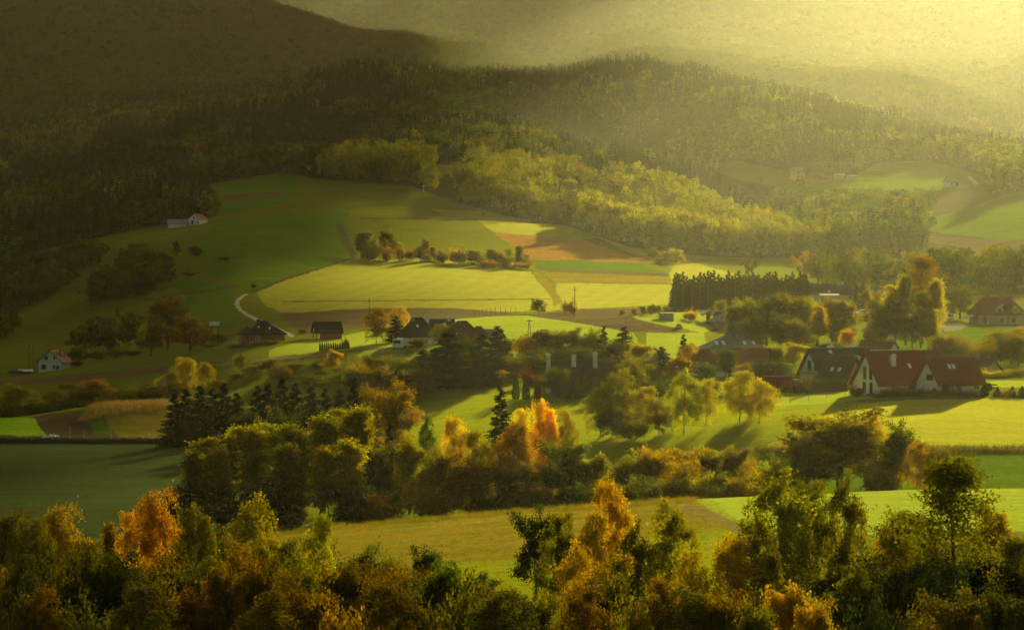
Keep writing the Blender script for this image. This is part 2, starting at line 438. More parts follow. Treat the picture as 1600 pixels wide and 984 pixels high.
def build_ground():
    pxs = np.concatenate([np.linspace(-6500, -1000, 60)[:-1], np.linspace(-1000, -160, 60)[:-1], np.arange(-160, 1760, 2.0),
                          np.linspace(1760, 2600, 60)[1:], np.linspace(2600, 6500, 60)[1:]])
    ds = [5.0]
    while ds[-1] < 10000:
        d = ds[-1]
        s = 0.06 if d < 180 else 0.0018 if 800 < d < 1150 else 0.0032 if d < 2400 else 0.0075
        ds.append(d * (1 + s))
    ds = np.array(ds)
    nx, nd = len(pxs), len(ds)
    D, Z = column_knots(pxs)
    M = _pchip_slopes(D, Z)
    zz = np.empty((nd, nx))
    ii = np.arange(nx)
    for r, d in enumerate(ds):
        yy = np.clip(d, D[:, 0], D[:, -1])
        k = np.clip((yy[:, None] >= D).sum(1) - 1, 0, NK - 2)
        h = D[ii, k+1] - D[ii, k]; t = (yy - D[ii, k]) / h
        zz[r] = ((2*t**3 - 3*t**2 + 1)*Z[ii, k] + (t**3 - 2*t**2 + t)*h*M[ii, k]
                 + (-2*t**3 + 3*t**2)*Z[ii, k+1] + (t**3 - t**2)*h*M[ii, k+1])
    X = (pxs[None, :] - HX) / F * ds[:, None]
    Y = np.repeat(ds[:, None], nx, axis=1)
    zz += (relief(X.ravel(), Y.ravel()) + _level(X.ravel(), Y.ravel(), LEVEL_W)).reshape(zz.shape)
    V = np.stack([X, Y, zz], -1).reshape(-1, 3)
    global LAND
    LAND = (V.min(0), V.max(0))
    a = (np.arange(nd - 1)[:, None] * nx + np.arange(nx - 1)[None, :]).ravel()
    Q = np.stack([a, a + 1, a + nx + 1, a + nx], 1)
    c = V[Q].mean(1)
    cx, cyy = to_px(c[:, 0], c[:, 1], c[:, 2])
    # ragged field edges: jitter the lookup a little
    cx = cx + 1.3 * _hash_noise(c[:, 0]/3, c[:, 1]/5, 11); cyy = cyy + 0.5 * _hash_noise(c[:, 0]/4, c[:, 1]/9, 12)
    cls = np.zeros(len(Q), int)
    for n, (nm, mk, poly, d0, d1) in enumerate(FIELDS):
        pp = np.array(poly)
        m = (c[:, 1] >= d0) & (c[:, 1] <= d1) & (cx >= pp[:, 0].min()) & (cx <= pp[:, 0].max()) & (cyy >= pp[:, 1].min()) & (cyy <= pp[:, 1].max())
        idx = np.nonzero(m)[0]
        sel = in_poly(cx[idx], cyy[idx], poly)
        cls[idx[sel]] = n + 1
    names = [('ground', 'pasture')] + [(f[0], f[1]) for f in FIELDS]
    for n, (nm, mk) in enumerate(names):
        q = Q[cls == n]
        if len(q) == 0: continue
        u, inv = np.unique(q, return_inverse=True)
        if n == 1: nm = 'hills'
        o = link(nm, mesh_from(nm, V[u], inv.reshape(-1, 4), [G[mk]], smooth=True))
        tag(o, kind='structure')
build_ground()

# ---------------------------------------------------------------- haze: one closed box of even air
def build_haze():
    w = NT('haze_air')
    pv = w.n('ShaderNodeVolumePrincipled')
    pv.inputs['Color'].default_value = HAZE_COLOR
    pv.inputs['Density'].default_value = HAZE_DENSITY
    pv.inputs['Anisotropy'].default_value = HAZE_G
    w.l(pv.outputs[0], w.out.inputs['Volume'])
    x0, x1, y0, y1 = LAND[0][0] - 50, LAND[1][0] + 50, -60, LAND[1][1] + 50
    z0, z1 = LAND[0][2] - 1.2, LAND[1][2] + 32
    print('haze box', x0, x1, y0, y1, z0, z1)
    v = [(x, y, z) for z in (z0, z1) for y in (y0, y1) for x in (x0, x1)]
    f = [(0, 2, 3, 1), (4, 5, 7, 6), (0, 1, 5, 4), (1, 3, 7, 5), (3, 2, 6, 7), (2, 0, 4, 6)]
    o = link('haze', mesh_from('haze', v, f, [w.m]))
    tag(o, 'golden evening haze filling the valley and veiling the far mountains', 'haze', kind='stuff')
build_haze()

# ---------------------------------------------------------------- unseen cloud puffs added to shade the left of the valley
def build_added_clouds():
    rng = np.random.default_rng(3)
    zc = 1500.0
    run = zc/math.tan(R(SUN_EL))
    ox, oy = run*math.sin(R(SUN_AZ)), run*math.cos(R(SUN_AZ))
    w = NT('added_cloud_white')
    d = w.n('ShaderNodeBsdfDiffuse'); t = w.n('ShaderNodeBsdfTranslucent'); m = w.n('ShaderNodeMixShader')
    d.inputs[0].default_value = (.9, .9, .9, 1); t.inputs[0].default_value = (.9, .9, .9, 1); m.inputs[0].default_value = .4
    w.l(d.outputs[0], m.inputs[1]); w.l(t.outputs[0], m.inputs[2]); w.l(m.outputs[0], w.out.inputs[0])
    # its shade falls west of this line, followed up the hillside (photo column, depth)
    edge = [(250, 860), (425, 1000), (500, 1150), (480, 1350), (440, 1700), (520, 2100), (590, 2500), (600, 2800), (570, 3600), (560, 4200)]
    ex = np.array([at(p, d) for p, d in edge]); ey_ = np.array([float(d) for _, d in edge])
    ez_ = ground_z(ex, ey_)
    lx = ex - ez_/math.tan(R(SUN_EL))*math.sin(R(SUN_AZ)); ly = ey_ - ez_/math.tan(R(SUN_EL))*math.cos(R(SUN_AZ))
    o_ = np.argsort(ly); lx, ly = lx[o_], ly[o_]
    lx = np.append(lx, lx[-1] - 400); ly = np.append(ly, ly[-1] + 700)
    bm = bmesh.new()
    bmesh.ops.create_icosphere(bm, subdivisions=2, radius=1.0)
    sv = np.array([v.co[:] for v in bm.verts]); sf = np.array([[v.index for v in f.verts] for f in bm.faces])
    bm.free()
    V, Fc, n = [], [], 0
    rn2 = (zc + 36)/math.tan(R(SUN_EL)); px_, py_ = rn2*math.sin(R(SUN_AZ)), rn2*math.cos(R(SUN_AZ))
    for y in np.arange(-80, 172, 45.0):                     # added puffs over the camera's own hill, to dim the near haze
        for x in np.arange(-330, 330, 45.0):
            r = 48*rng.uniform(.8, 1.2)
            V.append(sv*np.array([r, r, r*.4]) + np.array([x + px_ + rng.normal(0, 8), y + py_ + rng.normal(0, 8), zc + rng.normal(0, 10)]))
            Fc.append(sf + n); n += len(sv)
    y = 300.0
    while y < 610:                                          # added puffs that darken the flood plain
        x = -.118*y - 30
        while x > -420:
            r = 30*rng.uniform(.8, 1.25)
            V.append(sv*np.array([r, r, r*.4]) + np.array([x + px_ + rng.normal(0, 6), y + py_ + rng.normal(0, 6), zc + rng.normal(0, 10)]))
            Fc.append(sf + n); n += len(sv)
            x -= 30
        y += 30
    y = 820.0
    while y < 3060:
        step = 34 + (y - 860)*0.022
        x = np.interp(y, ly, lx) - step*.7
        while x > -0.30*y - 1500:
            r = step*rng.uniform(.75, 1.35)
            if rng.uniform() < .96:
                k = sv*np.array([r, r*1.1, r*rng.uniform(.3, .5)])*(1 + .12*np.sin(sv[:, [1, 2, 0]]*5 + rng.uniform(0, 6, 3)))
                V.append(k + np.array([x + ox + rng.normal(0, step*.25), y + oy + rng.normal(0, step*.25), zc + rng.normal(0, 14)]))
                Fc.append(sf + n); n += len(sv)
            x -= step*1.05
        y += step*1.0
    o = link('added_shade_clouds', mesh_from('added_shade_clouds', np.concatenate(V), np.concatenate(Fc), [w.m], smooth=True))
    tag(o, 'added cloud puffs out of view that shade the valley', 'added_shade_clouds', kind='stuff')
build_added_clouds()
# ---------------------------------------------------------------- tree kinds (metres, foot at the origin)
def leaf_mat(name, source, trans=0.5, vary=0.35):
    w = NT(name)
    if source == 'object':
        oi = w.n('ShaderNodeObjectInfo')
        base = oi.outputs['Color']; rnd = oi.outputs['Random']
    else:
        at_ = w.n('ShaderNodeAttribute'); at_.attribute_type = 'INSTANCER'; at_.attribute_name = 'tcol'
        base = at_.outputs['Color']
    lf = w.n('ShaderNodeAttribute'); lf.attribute_type = 'GEOMETRY'; lf.attribute_name = 'leaf'
    k = w.ramp(lf.outputs['Fac'], [(0, (1 - vary, 1 - vary*0.9, 1 - vary*0.9)), (0.6, (1, 1, 1)), (1, (1 + vary*1.3, 1 + vary*0.9, 1 + vary*0.2))])
    col = w.mixc(1.0, base, k.outputs[0], 'MULTIPLY')
    df = w.n('ShaderNodeBsdfDiffuse'); tr = w.n('ShaderNodeBsdfTranslucent')
    w.l(col, df.inputs[0])
    hs = w.n('ShaderNodeHueSaturation'); hs.inputs['Value'].default_value = 1.25; hs.inputs['Saturation'].default_value = 1.1
    w.l(col, hs.inputs['Color']); w.l(hs.outputs[0], tr.inputs[0])
    mx = w.n('ShaderNodeMixShader'); mx.inputs[0].default_value = trans
    w.l(df.outputs[0], mx.inputs[1]); w.l(tr.outputs[0], mx.inputs[2])
    w.l(mx.outputs[0], w.out.inputs[0])
    return w.m

def bark_mat(name, c1, c2, scale=3.0):
    w = NT(name)
    tc = w.n('ShaderNodeTexCoord')
    nz = w.noise(tc.outputs['Object'], scale, 4, 0.7)
    bs = w.n('ShaderNodeBsdfPrincipled'); bs.inputs['Roughness'].default_value = 0.9
    w.l(w.ramp(nz.outputs[0], [(0.42, c1), (0.56, c2)]).outputs[0], bs.inputs['Base Color'])
    w.l(bs.outputs[0], w.out.inputs[0])
    return w.m

LEAF = leaf_mat('leaves', 'object', trans=.58, vary=.55)
NEEDLE = leaf_mat('needles', 'object', trans=0.15, vary=0.3)
LEAF_FAR = leaf_mat('forest_leaves', 'instancer', trans=0.32, vary=.25)
NEEDLE_FAR = leaf_mat('forest_needles', 'instancer', trans=0.15)
BARK = bark_mat('brown_bark', (0.035, 0.027, 0.018), (0.085, 0.065, 0.045))
BIRCH_BARK = bark_mat('birch_bark', (0.10, 0.09, 0.075), (0.46, 0.43, 0.36), 1.6)

def tubes(segs, sides=5):
    """tapered tubes for segments (p0, p1, r0, r1)"""
    P0 = np.array([s[0] for s in segs], float); P1 = np.array([s[1] for s in segs], float)
    r0 = np.array([s[2] for s in segs]); r1 = np.array([s[3] for s in segs])
    d = P1 - P0; L = np.linalg.norm(d, axis=1, keepdims=True); d = d / np.maximum(L, 1e-6)
    ref = np.where(np.abs(d[:, 2:3]) > 0.9, [[1, 0, 0]], [[0, 0, 1]])
    u = np.cross(d, ref); u /= np.linalg.norm(u, axis=1, keepdims=True); v = np.cross(d, u)
    a = np.linspace(0, 2*np.pi, sides, endpoint=False)
    ring = np.cos(a)[None, :, None]*u[:, None, :] + np.sin(a)[None, :, None]*v[:, None, :]
    A = P0[:, None, :] + ring*r0[:, None, None]; B = P1[:, None, :] + ring*r1[:, None, None]
    V = np.concatenate([A, B], 1).reshape(-1, 3)
    n = len(segs); base = (np.arange(n)*2*sides)[:, None]
    i = np.arange(sides)[None, :]; j = (i + 1) % sides
    Fq = np.stack([base + i, base + j, base + sides + j, base + sides + i], -1).reshape(-1, 4)
    return V, Fq

def cards(P, size, rng, squash=0.55, axis=None, hang=0.0):
    """leaf sprays: small bent-free rhombi at P with sizes; axis gives a preferred long direction"""
    n = len(P)
    a = rng.normal(size=(n, 3))
    if axis is not None: a = axis + 0.45*a
    a[:, 2] -= hang
    a /= np.linalg.norm(a, axis=1, keepdims=True) + 1e-9
    b = np.cross(a, rng.normal(size=(n, 3))); b /= np.linalg.norm(b, axis=1, keepdims=True) + 1e-9
    s = np.asarray(size).reshape(-1, 1)*np.ones((n, 1))
    V = np.stack([P - a*s, P + b*s*squash, P + a*s, P - b*s*squash], 1).reshape(-1, 3)
    Fq = np.arange(4*n).reshape(-1, 4)
    return V, Fq

def with_leaf_attr(me, vals):
    at_ = me.attributes.new('leaf', 'FLOAT', 'FACE')
    at_.data.foreach_set('value', np.asarray(vals, dtype=np.float32))
    return me

def grow(kind, seed, n_leaf, leaf):
    """returns (wood segments, leaf positions, leaf axis or None)"""
    rng = np.random.default_rng(seed)
    segs, tips = [], []      # tips: (point, spread, weight)
    def branch(p, d, L, r, depth, droop=0.0, split=3, spread=0.6, tipw=1.0, k=4):
        pts = [p]
        dd = d.copy()
        for s in range(k):
            dd = dd + rng.normal(0, 0.16, 3) + np.array([0, 0, -droop])
            dd /= np.linalg.norm(dd)
            q = pts[-1] + dd*L/k
            segs.append((pts[-1], q, r*(1 - 0.75*s/k), r*(1 - 0.75*(s+1)/k)))
            pts.append(q)
            if depth == 0: tips.append((q, spread, tipw*(0.5 + s/k)))
        if depth > 0:
            for i in range(split):
                t = rng.integers(max(1, k-3), k+1)
                az = rng.uniform(0, 2*np.pi)
                side = np.array([np.cos(az), np.sin(az), rng.uniform(-0.1, 0.5)])
                nd = 0.75*dd + 0.8*side
                nd /= np.linalg.norm(nd)
                branch(pts[t], nd, L*rng.uniform(0.45, 0.65), r*0.45, depth-1, droop, split, spread, tipw, 3)
    if kind == 'birch':
        H = 15.0
        lean = rng.normal(0, 0.02, 2)
        prev = np.zeros(3); nodes = []
        for i in range(10):
            t = (i+1)/10
            p = np.array([lean[0]*t*H + rng.normal(0, .08), lean[1]*t*H + rng.normal(0, .08), t*H*0.97])
            segs.append((prev, p, 0.17*(1-t*.85)+.01, 0.17*(1-(t+.1)*.82)+.01)); nodes.append(p); prev = p
        nb = 46
        for i in range(nb):
            t = 0.22 + 0.76*(i/nb)**0.9
            z = t*H*0.97
            p = np.array([lean[0]*z, lean[1]*z, z])
            az = i*2.4 + rng.uniform(-.5, .5)
            rr = (0.6 + 2.6*np.sin(np.pi*min(1, (1-t)*0.85+0.12))**0.9)*rng.uniform(0.6, 1.15)
            d = np.array([np.cos(az), np.sin(az), rng.uniform(0.5, 1.1)]); d /= np.linalg.norm(d)
            branch(p, d, rr*1.25, 0.035, 0, droop=0.16, spread=0.38, tipw=rr, k=6)
            if rr > 1.3:
                e = segs[-1][1]
                branch(e, np.array([np.cos(az)*.3, np.sin(az)*.3, -1.0]), rr*0.6, 0.012, 0, droop=0.2, spread=0.3, tipw=rr*.7, k=3)
    elif kind == 'broad':
        H = 12.0
        segs.append((np.zeros(3), np.array([0, 0, 2.2]), 0.28, 0.22))
        segs.append((np.array([0, 0, 2.2]), np.array([rng.normal(0, .2), rng.normal(0, .2), 6.0]), 0.22, 0.13))
        top = segs[-1][1]
        for i in range(9):
            az = i*2.4 + rng.uniform(-.3, .3)
            z = 2.0 + 4.0*(i/9)
            d = np.array([np.cos(az), np.sin(az), 0.35 + 0.9*i/9]); d /= np.linalg.norm(d)
            branch(np.array([top[0]*max(0, (z-2.2)/3.8), top[1]*max(0, (z-2.2)/3.8), z]), d, rng.uniform(2.3, 4.4), 0.10, 1, droop=-0.03, split=4, spread=0.52)
        for i in range(4):
            az = i*1.7
            d = np.array([np.cos(az)*.45, np.sin(az)*.45, 1.0]); d /= np.linalg.norm(d)
            branch(top, d, rng.uniform(2.6, 4.8), 0.09, 1, droop=-0.03, split=4, spread=0.50)
    elif kind == 'poplar':                       # tall, narrow, several upright limbs
        H = 16.0
        for s in range(3):
            o = np.array([rng.normal(0, .25), rng.normal(0, .25), 0])
            tip = o*3.5 + np.array([0, 0, H*rng.uniform(.75, .97)])
            prev = o
            for i in range(8):
                t = (i+1)/8
                q = o + (tip-o)*t + np.append(rng.normal(0, .12, 2), 0)
                segs.append((prev, q, .15*(1-t*.85)+.01, .15*(1-(t+.1)*.85)+.015)); prev = q
                if t > 0.25:
                    for b in range(4):
                        az = rng.uniform(0, 6.28)
                        d = np.array([np.cos(az), np.sin(az), rng.uniform(.6, 1.4)]); d /= np.linalg.norm(d)
                        branch(q, d, rng.uniform(1.0, 2.3)*(1.15-.6*t), .03, 0, droop=0.02, spread=.5, k=4)
    elif kind == 'open':                         # large tree with its dark limbs showing
        H = 16.0
        prev = np.zeros(3)
        for i in range(9):
            t = (i+1)/9
            q = np.array([.35*np.sin(t*3), .2*np.sin(t*5), t*H*.93])
            segs.append((prev, q, .30*(1-t*.85), .30*(1-(t+.1)*.85)+.01)); prev = q
            if t > .25:
                for b in range(4):
                    az = i*2.4 + b*1.6 + rng.uniform(-.4, .4)
                    d = np.array([np.cos(az), np.sin(az), .55 + .5*t]); d /= np.linalg.norm(d)
                    branch(q, d, (4.6*np.sin(np.pi*min(.98, .25 + .72*t))**.7 + .6)*rng.uniform(.6, 1.05), .085*(1.2-t), 1, droop=-.02, split=3, spread=.55, k=4)
    elif kind == 'shrub':
        H = 4.0
        for i in range(13):
            az = i*2.4
            d = np.array([np.cos(az)*rng.uniform(.2, .9), np.sin(az)*rng.uniform(.2, .9), 1.0]); d /= np.linalg.norm(d)
            branch(np.array([np.cos(az)*.25, np.sin(az)*.25, 0]), d, rng.uniform(2.2, 3.9), .04, 1, droop=0.0, split=3, spread=.42, k=4)
    P = []; w = np.array([t[2] for t in tips]); w = w/w.sum()
    idx = rng.choice(len(tips), n_leaf, p=w)
    C = np.array([t[0] for t in tips])[idx]; S = np.array([t[1] for t in tips])[idx]
    off = rng.normal(size=(n_leaf, 3))*S[:, None]*np.array([1, 1, 0.8])
    if kind == 'birch':
        off[:, 2] -= np.abs(rng.normal(0, .45, n_leaf))
    return segs, C + off, idx

def spruce(seed, H=18.0, whorls=40, per=11, leaf=0.36, n_card=16, slim=1.0):
    rng = np.random.default_rng(seed)
    segs = [(np.zeros(3), np.array([0, 0, H*.5]), .22, .13), (np.array([0, 0, H*.5]), np.array([0, 0, H]), .13, .015)]
    P, A, S = [], [], []
    for i in range(whorls):
        t = 0.05 + 0.95*(i/whorls)
        z0 = H*t
        Lr = slim*(0.25 + 3.1*(1-t)**0.85)
        for b in range(max(4, int(per*(0.55 + .45*(1-t))))):
            az = i*1.1 + b*2*np.pi/per + rng.uniform(-.35, .35)
            L = Lr*rng.uniform(.62, 1.15)
            d = np.array([np.cos(az), np.sin(az), 0.0])
            m = max(3, int(n_card*(0.3 + L/3.3)))
            u = rng.uniform(.12, 1.0, m)**0.8
            drop = -0.28*L*u + 0.16*L*u*u
            side = rng.normal(0, .22, m)*L*0.5*(1.1-u)
            q = np.stack([d[0]*L*u - d[1]*side, d[1]*L*u + d[0]*side, z0 + drop + rng.normal(0, .08, m)], 1)
            P.append(q); A.append(np.tile(d + np.array([0, 0, -.25]), (m, 1))); S.append(leaf*(1.15-.5*u))
            if L > 1.0: segs.append((np.array([0, 0, z0]), np.array([d[0]*L*.8, d[1]*L*.8, z0 - .18*L]), .03, .008))
    P = np.concatenate(P); A = np.concatenate(A); S = np.concatenate(S)
    return segs, P, A, S

PROTO = {}      # kind -> list of (trunk mesh, crown mesh, height, radius)
def add_kind(kind, trunk_me, crown_me):
    co = np.empty(len(crown_me.vertices)*3, np.float32); crown_me.vertices.foreach_get('co', co)
    co = co.reshape(-1, 3)
    PROTO.setdefault(kind, []).append((trunk_me, crown_me, float(np.percentile(co[:, 2], 99.7)), float(np.percentile(np.hypot(co[:, 0], co[:, 1]), 95))))

def make_kinds():
    for kind, n, leaf, seeds, bark in (('birch', 11000, .17, (1, 2, 3, 4), BIRCH_BARK), ('broad', 10000, .20, (11, 12, 13, 14, 15, 16), BARK), ('poplar', 10000, .19, (21, 22, 23), BARK),
                                       ('open', 8500, .16, (31, 32), BARK), ('shrub', 4200, .15, (41, 42, 43), BARK)):
        for sd in seeds:
            segs, P, idx = grow(kind, sd, n, leaf)
            rng = np.random.default_rng(sd + 500)
            V, Fq = cards(P, leaf*rng.uniform(.6, 1.3, len(P)), rng, .62, hang=.5 if kind == 'birch' else 0)
            cr = mesh_from(kind + '_crown', V, Fq, [LEAF])
            clump = np.random.default_rng(sd).uniform(-.25, .25, idx.max() + 1)[idx]
            with_leaf_attr(cr, np.clip(rng.uniform(.2, .8, len(P)) + clump, 0, 1))
            V, Fq = tubes(segs, 6)
            add_kind(kind, mesh_from(kind + '_trunk', V, Fq, [bark], smooth=True), cr)
    for sd in (51, 52, 53):
        segs, P, A, S = spruce(sd)
        rng = np.random.default_rng(sd)
        V, Fq = cards(P, S, rng, .5, axis=A)
        cr = mesh_from('spruce_crown', V, Fq, [NEEDLE]); with_leaf_attr(cr, rng.uniform(.1, .9, len(P)))
        V, Fq = tubes(segs, 5)
        add_kind('spruce', mesh_from('spruce_trunk', V, Fq, [BARK], smooth=True), cr)
    for sd in (61, 62):                                     # clipped columnar thuja
        rng = np.random.default_rng(sd)
        n = 1800
        z = rng.uniform(.1, 3.0, n); a = rng.uniform(0, 2*np.pi, n)
        r = .55*np.sqrt(np.clip(1 - (z/3.05)**1.8, 0, 1))*rng.uniform(.75, 1.05, n)*np.clip(z/.4, .75, 1)
        P = np.stack([r*np.cos(a), r*np.sin(a), z], 1)
        V, Fq = cards(P, rng.uniform(.07, .14, n), rng, .5, axis=np.tile([0, 0, 1.0], (n, 1)))
        cr = mesh_from('thuja_crown', V, Fq, [NEEDLE]); with_leaf_attr(cr, rng.uniform(.1, .9, n))
        V, Fq = tubes([(np.zeros(3), np.array([0, 0, 2.4]), .07, .02)], 5)
        add_kind('thuja', mesh_from('thuja_trunk', V, Fq, [BARK]), cr)
make_kinds()

# ---------------------------------------------------------------- far forests: one mass each, points carrying copies of a few trees
def far_protos():
    out = {'leafy': [], 'conifer': []}
    for sd in range(5):
        rng = np.random.default_rng(900 + sd)
        # lobes of leaf sprays spread through an uneven crown
        nl = 16
        C = rng.normal(size=(nl, 3))*np.array([2.0, 2.0, 2.6]) + np.array([0, 0, 8.4])
        C[:, 2] = np.clip(C[:, 2], 3.5, 12.4)
        idx = rng.integers(0, nl, 520)
        dirs = rng.normal(size=(520, 3)); dirs /= np.linalg.norm(dirs, axis=1, keepdims=True)
        P = C[idx] + dirs*rng.uniform(.7, 1.6, 520)[:, None]
        V, Fq = cards(P, rng.uniform(.35, .75, 520), rng, .7)
        VT, FT = tubes([(np.zeros(3), np.array([0, 0, 8.0]), .2, .1)], 4)
        me = mesh_from('forest_leafy', np.concatenate([V, VT]), np.concatenate([Fq, FT + len(V)]), [LEAF_FAR, BARK],
                       midx=[0]*len(Fq) + [1]*len(FT))
        with_leaf_attr(me, np.concatenate([np.clip(rng.uniform(.2, .8, len(P)) + rng.uniform(-.2, .2, nl)[idx], 0, 1), np.zeros(len(FT))]))
        out['leafy'].append(bpy.data.objects.new('forest_leafy', me))
    for sd in range(4):
        segs, P, A, S = spruce(950 + sd, 19.0, 15, 7, .8, 5, .85)
        rng = np.random.default_rng(sd)
        V, Fq = cards(P, S, rng, .45, axis=A)
        VT, FT = tubes(segs[:2], 4)
        me = mesh_from('forest_conifer', np.concatenate([V, VT]), np.concatenate([Fq, FT + len(V)]), [NEEDLE_FAR, BARK],
                       midx=[0]*len(Fq) + [1]*len(FT))
        with_leaf_attr(me, np.concatenate([rng.uniform(.1, .9, len(P)), np.zeros(len(FT))]))
        out['conifer'].append(bpy.data.objects.new('forest_conifer', me))
    return out
FAR = far_protos()

def forest(name, label, cat, X, Y, protos, col, scale, rng, wide=1.0):
    n = len(X)
    Z = ground_z(X, Y) - 0.3
    me = bpy.data.meshes.new(name)
    me.vertices.add(n)
    me.vertices.foreach_set('co', np.stack([X, Y, Z], 1).astype(np.float32).ravel())
    a = me.attributes.new('tcol', 'FLOAT_COLOR', 'POINT')
    a.data.foreach_set('color', np.concatenate([col, np.ones((n, 1))], 1).astype(np.float32).ravel())
    a = me.attributes.new('tscale', 'FLOAT_VECTOR', 'POINT')
    w = rng.uniform(.85, 1.2, n)
    a.data.foreach_set('vector', np.stack([scale*w*wide, scale*w*wide, scale], 1).astype(np.float32).ravel())
    a = me.attributes.new('trot', 'FLOAT_VECTOR', 'POINT')
    a.data.foreach_set('vector', np.stack([rng.normal(0, .03, n), rng.normal(0, .03, n), rng.uniform(0, 6.28, n)], 1).astype(np.float32).ravel())
    a = me.attributes.new('tpick', 'INT', 'POINT')
    a.data.foreach_set('value', rng.integers(0, len(protos), n).astype(np.int32))
    o = link(name, me)
    tag(o, label, cat, kind='stuff')
    ng = bpy.data.node_groups.new(name + '_copies', 'GeometryNodeTree')
    ng.interface.new_socket('Geometry', in_out='INPUT', socket_type='NodeSocketGeometry')
    ng.interface.new_socket('Geometry', in_out='OUTPUT', socket_type='NodeSocketGeometry')
    gi = ng.nodes.new('NodeGroupInput'); go = ng.nodes.new('NodeGroupOutput')
    g2i = ng.nodes.new('GeometryNodeGeometryToInstance')
    for p in reversed(protos):
        oi = ng.nodes.new('GeometryNodeObjectInfo')
        oi.inputs['Object'].default_value = p
        oi.inputs['As Instance'].default_value = False
        ng.links.new(oi.outputs['Geometry'], g2i.inputs[0])
    ip = ng.nodes.new('GeometryNodeInstanceOnPoints')
    ip.inputs['Pick Instance'].default_value = True
    def attr(nm, typ):
        q = ng.nodes.new('GeometryNodeInputNamedAttribute'); q.data_type = typ; q.inputs['Name'].default_value = nm
        return q.outputs['Attribute']
    ng.links.new(gi.outputs[0], ip.inputs['Points'])
    ng.links.new(g2i.outputs[0], ip.inputs['Instance'])
    ng.links.new(attr('tpick', 'INT'), ip.inputs['Instance Index'])
    ng.links.new(attr('trot', 'FLOAT_VECTOR'), ip.inputs['Rotation'])
    ng.links.new(attr('tscale', 'FLOAT_VECTOR'), ip.inputs['Scale'])
    ng.links.new(ip.outputs[0], go.inputs[0])
    md = o.modifiers.new('copies', 'NODES')
    md.node_group = ng
    return o
# where the woods stand: (outline in photo pixels of the ground under the trees, nearest, farthest)
def spread(poly, d0, d1, step, rng, grow=1.0):
    """jittered points about `step` metres apart whose ground lies inside the pixel outline"""
    pp = np.array(poly, float)
    x0, x1 = pp[:, 0].min(), pp[:, 0].max()
    XS = np.arange(at(x0, d1) if x0 < HX else at(x0, d0), at(x1, d1) if x1 > HX else at(x1, d0), step)
    YS = np.arange(d0, d1, step)
    X, Y = np.meshgrid(XS, YS)
    X = X.ravel() + rng.uniform(-.48, .48, X.size)*step
    Y = Y.ravel() + rng.uniform(-.48, .48, Y.size)*step
    px = HX + F*X/Y
    m = (px >= x0) & (px <= x1) & (Y > d0) & (Y < d1)
    X, Y = X[m], Y[m]
    Z = ground_z(X, Y)
    px, py = to_px(X, Y, Z)
    m = in_poly(px, py, poly)
    return X[m], Y[m]

def off_fields(X, Y, Z=None):
    """True where the ground is not a field"""
    Z = ground_z(X, Y)
    px, py = to_px(X, Y, Z)
    ok = np.ones(len(X), bool)
    for nm, mk, poly, d0, d1 in FIELDS:
        if nm == 'meadow' and mk == 'floor': continue
        ok &= ~((Y >= d0) & (Y <= d1) & in_poly(px, py, poly))
    return ok

KEEP_CLEAR = [[(1095,258),(1150,250),(1232,262),(1345,262),(1420,270),(1430,296),(1330,296),(1235,296),(1150,280)],
              [(1335,272),(1370,255),(1450,250),(1560,276),(1540,294),(1470,296),(1380,290)],
              [(1435,345),(1500,330),(1585,300),(1760,290),(1760,380),(1560,375),(1440,360)],
              [(674,254),(735,258),(738,272),(680,274)], [(858,282),(908,282),(908,294),(858,294)], [(884,334),(906,334),(906,354),(884,354)]]
def leave_views(X, Y, h=17.0):
    '''False where a tree would stand in front of a clearing or a house that the valley looks onto'''
    Z = ground_z(X, Y)
    ok = np.ones(len(X), bool)
    for f in (1.0, .6, .25):
        px, py = to_px(X, Y, Z + h*f)
        for q in KEEP_CLEAR: ok &= ~(in_poly(px, py, q) & (Y < 2300))
    return ok

def leaf_cols(n, rng, X, Y, kind):
    u = rng.uniform(size=n)[:, None]
    patch = (0.5 + 0.5*_hash_noise(X/120, Y/170, 21))[:, None]
    if kind == 'conifer':
        c = np.array([0.018, 0.035, 0.009])*(0.7 + .7*u)
    else:
        green = np.array([0.040, 0.062, 0.008]); olive = np.array([0.085, 0.095, 0.010]); gold = np.array([0.27, 0.22, 0.015]); rust = np.array([0.24, 0.15, 0.013])
        t = np.clip(patch*0.7 + u*0.6 - .2, 0, 1)
        c = np.where(t < .5, green + (olive - green)*t*2, olive + (gold - olive)*(t - .5)*2*.75)
        c = np.where(rng.uniform(size=n)[:, None] < .035, rust, c)
        c = c*rng.uniform(.75, 1.25, n)[:, None]
    return c

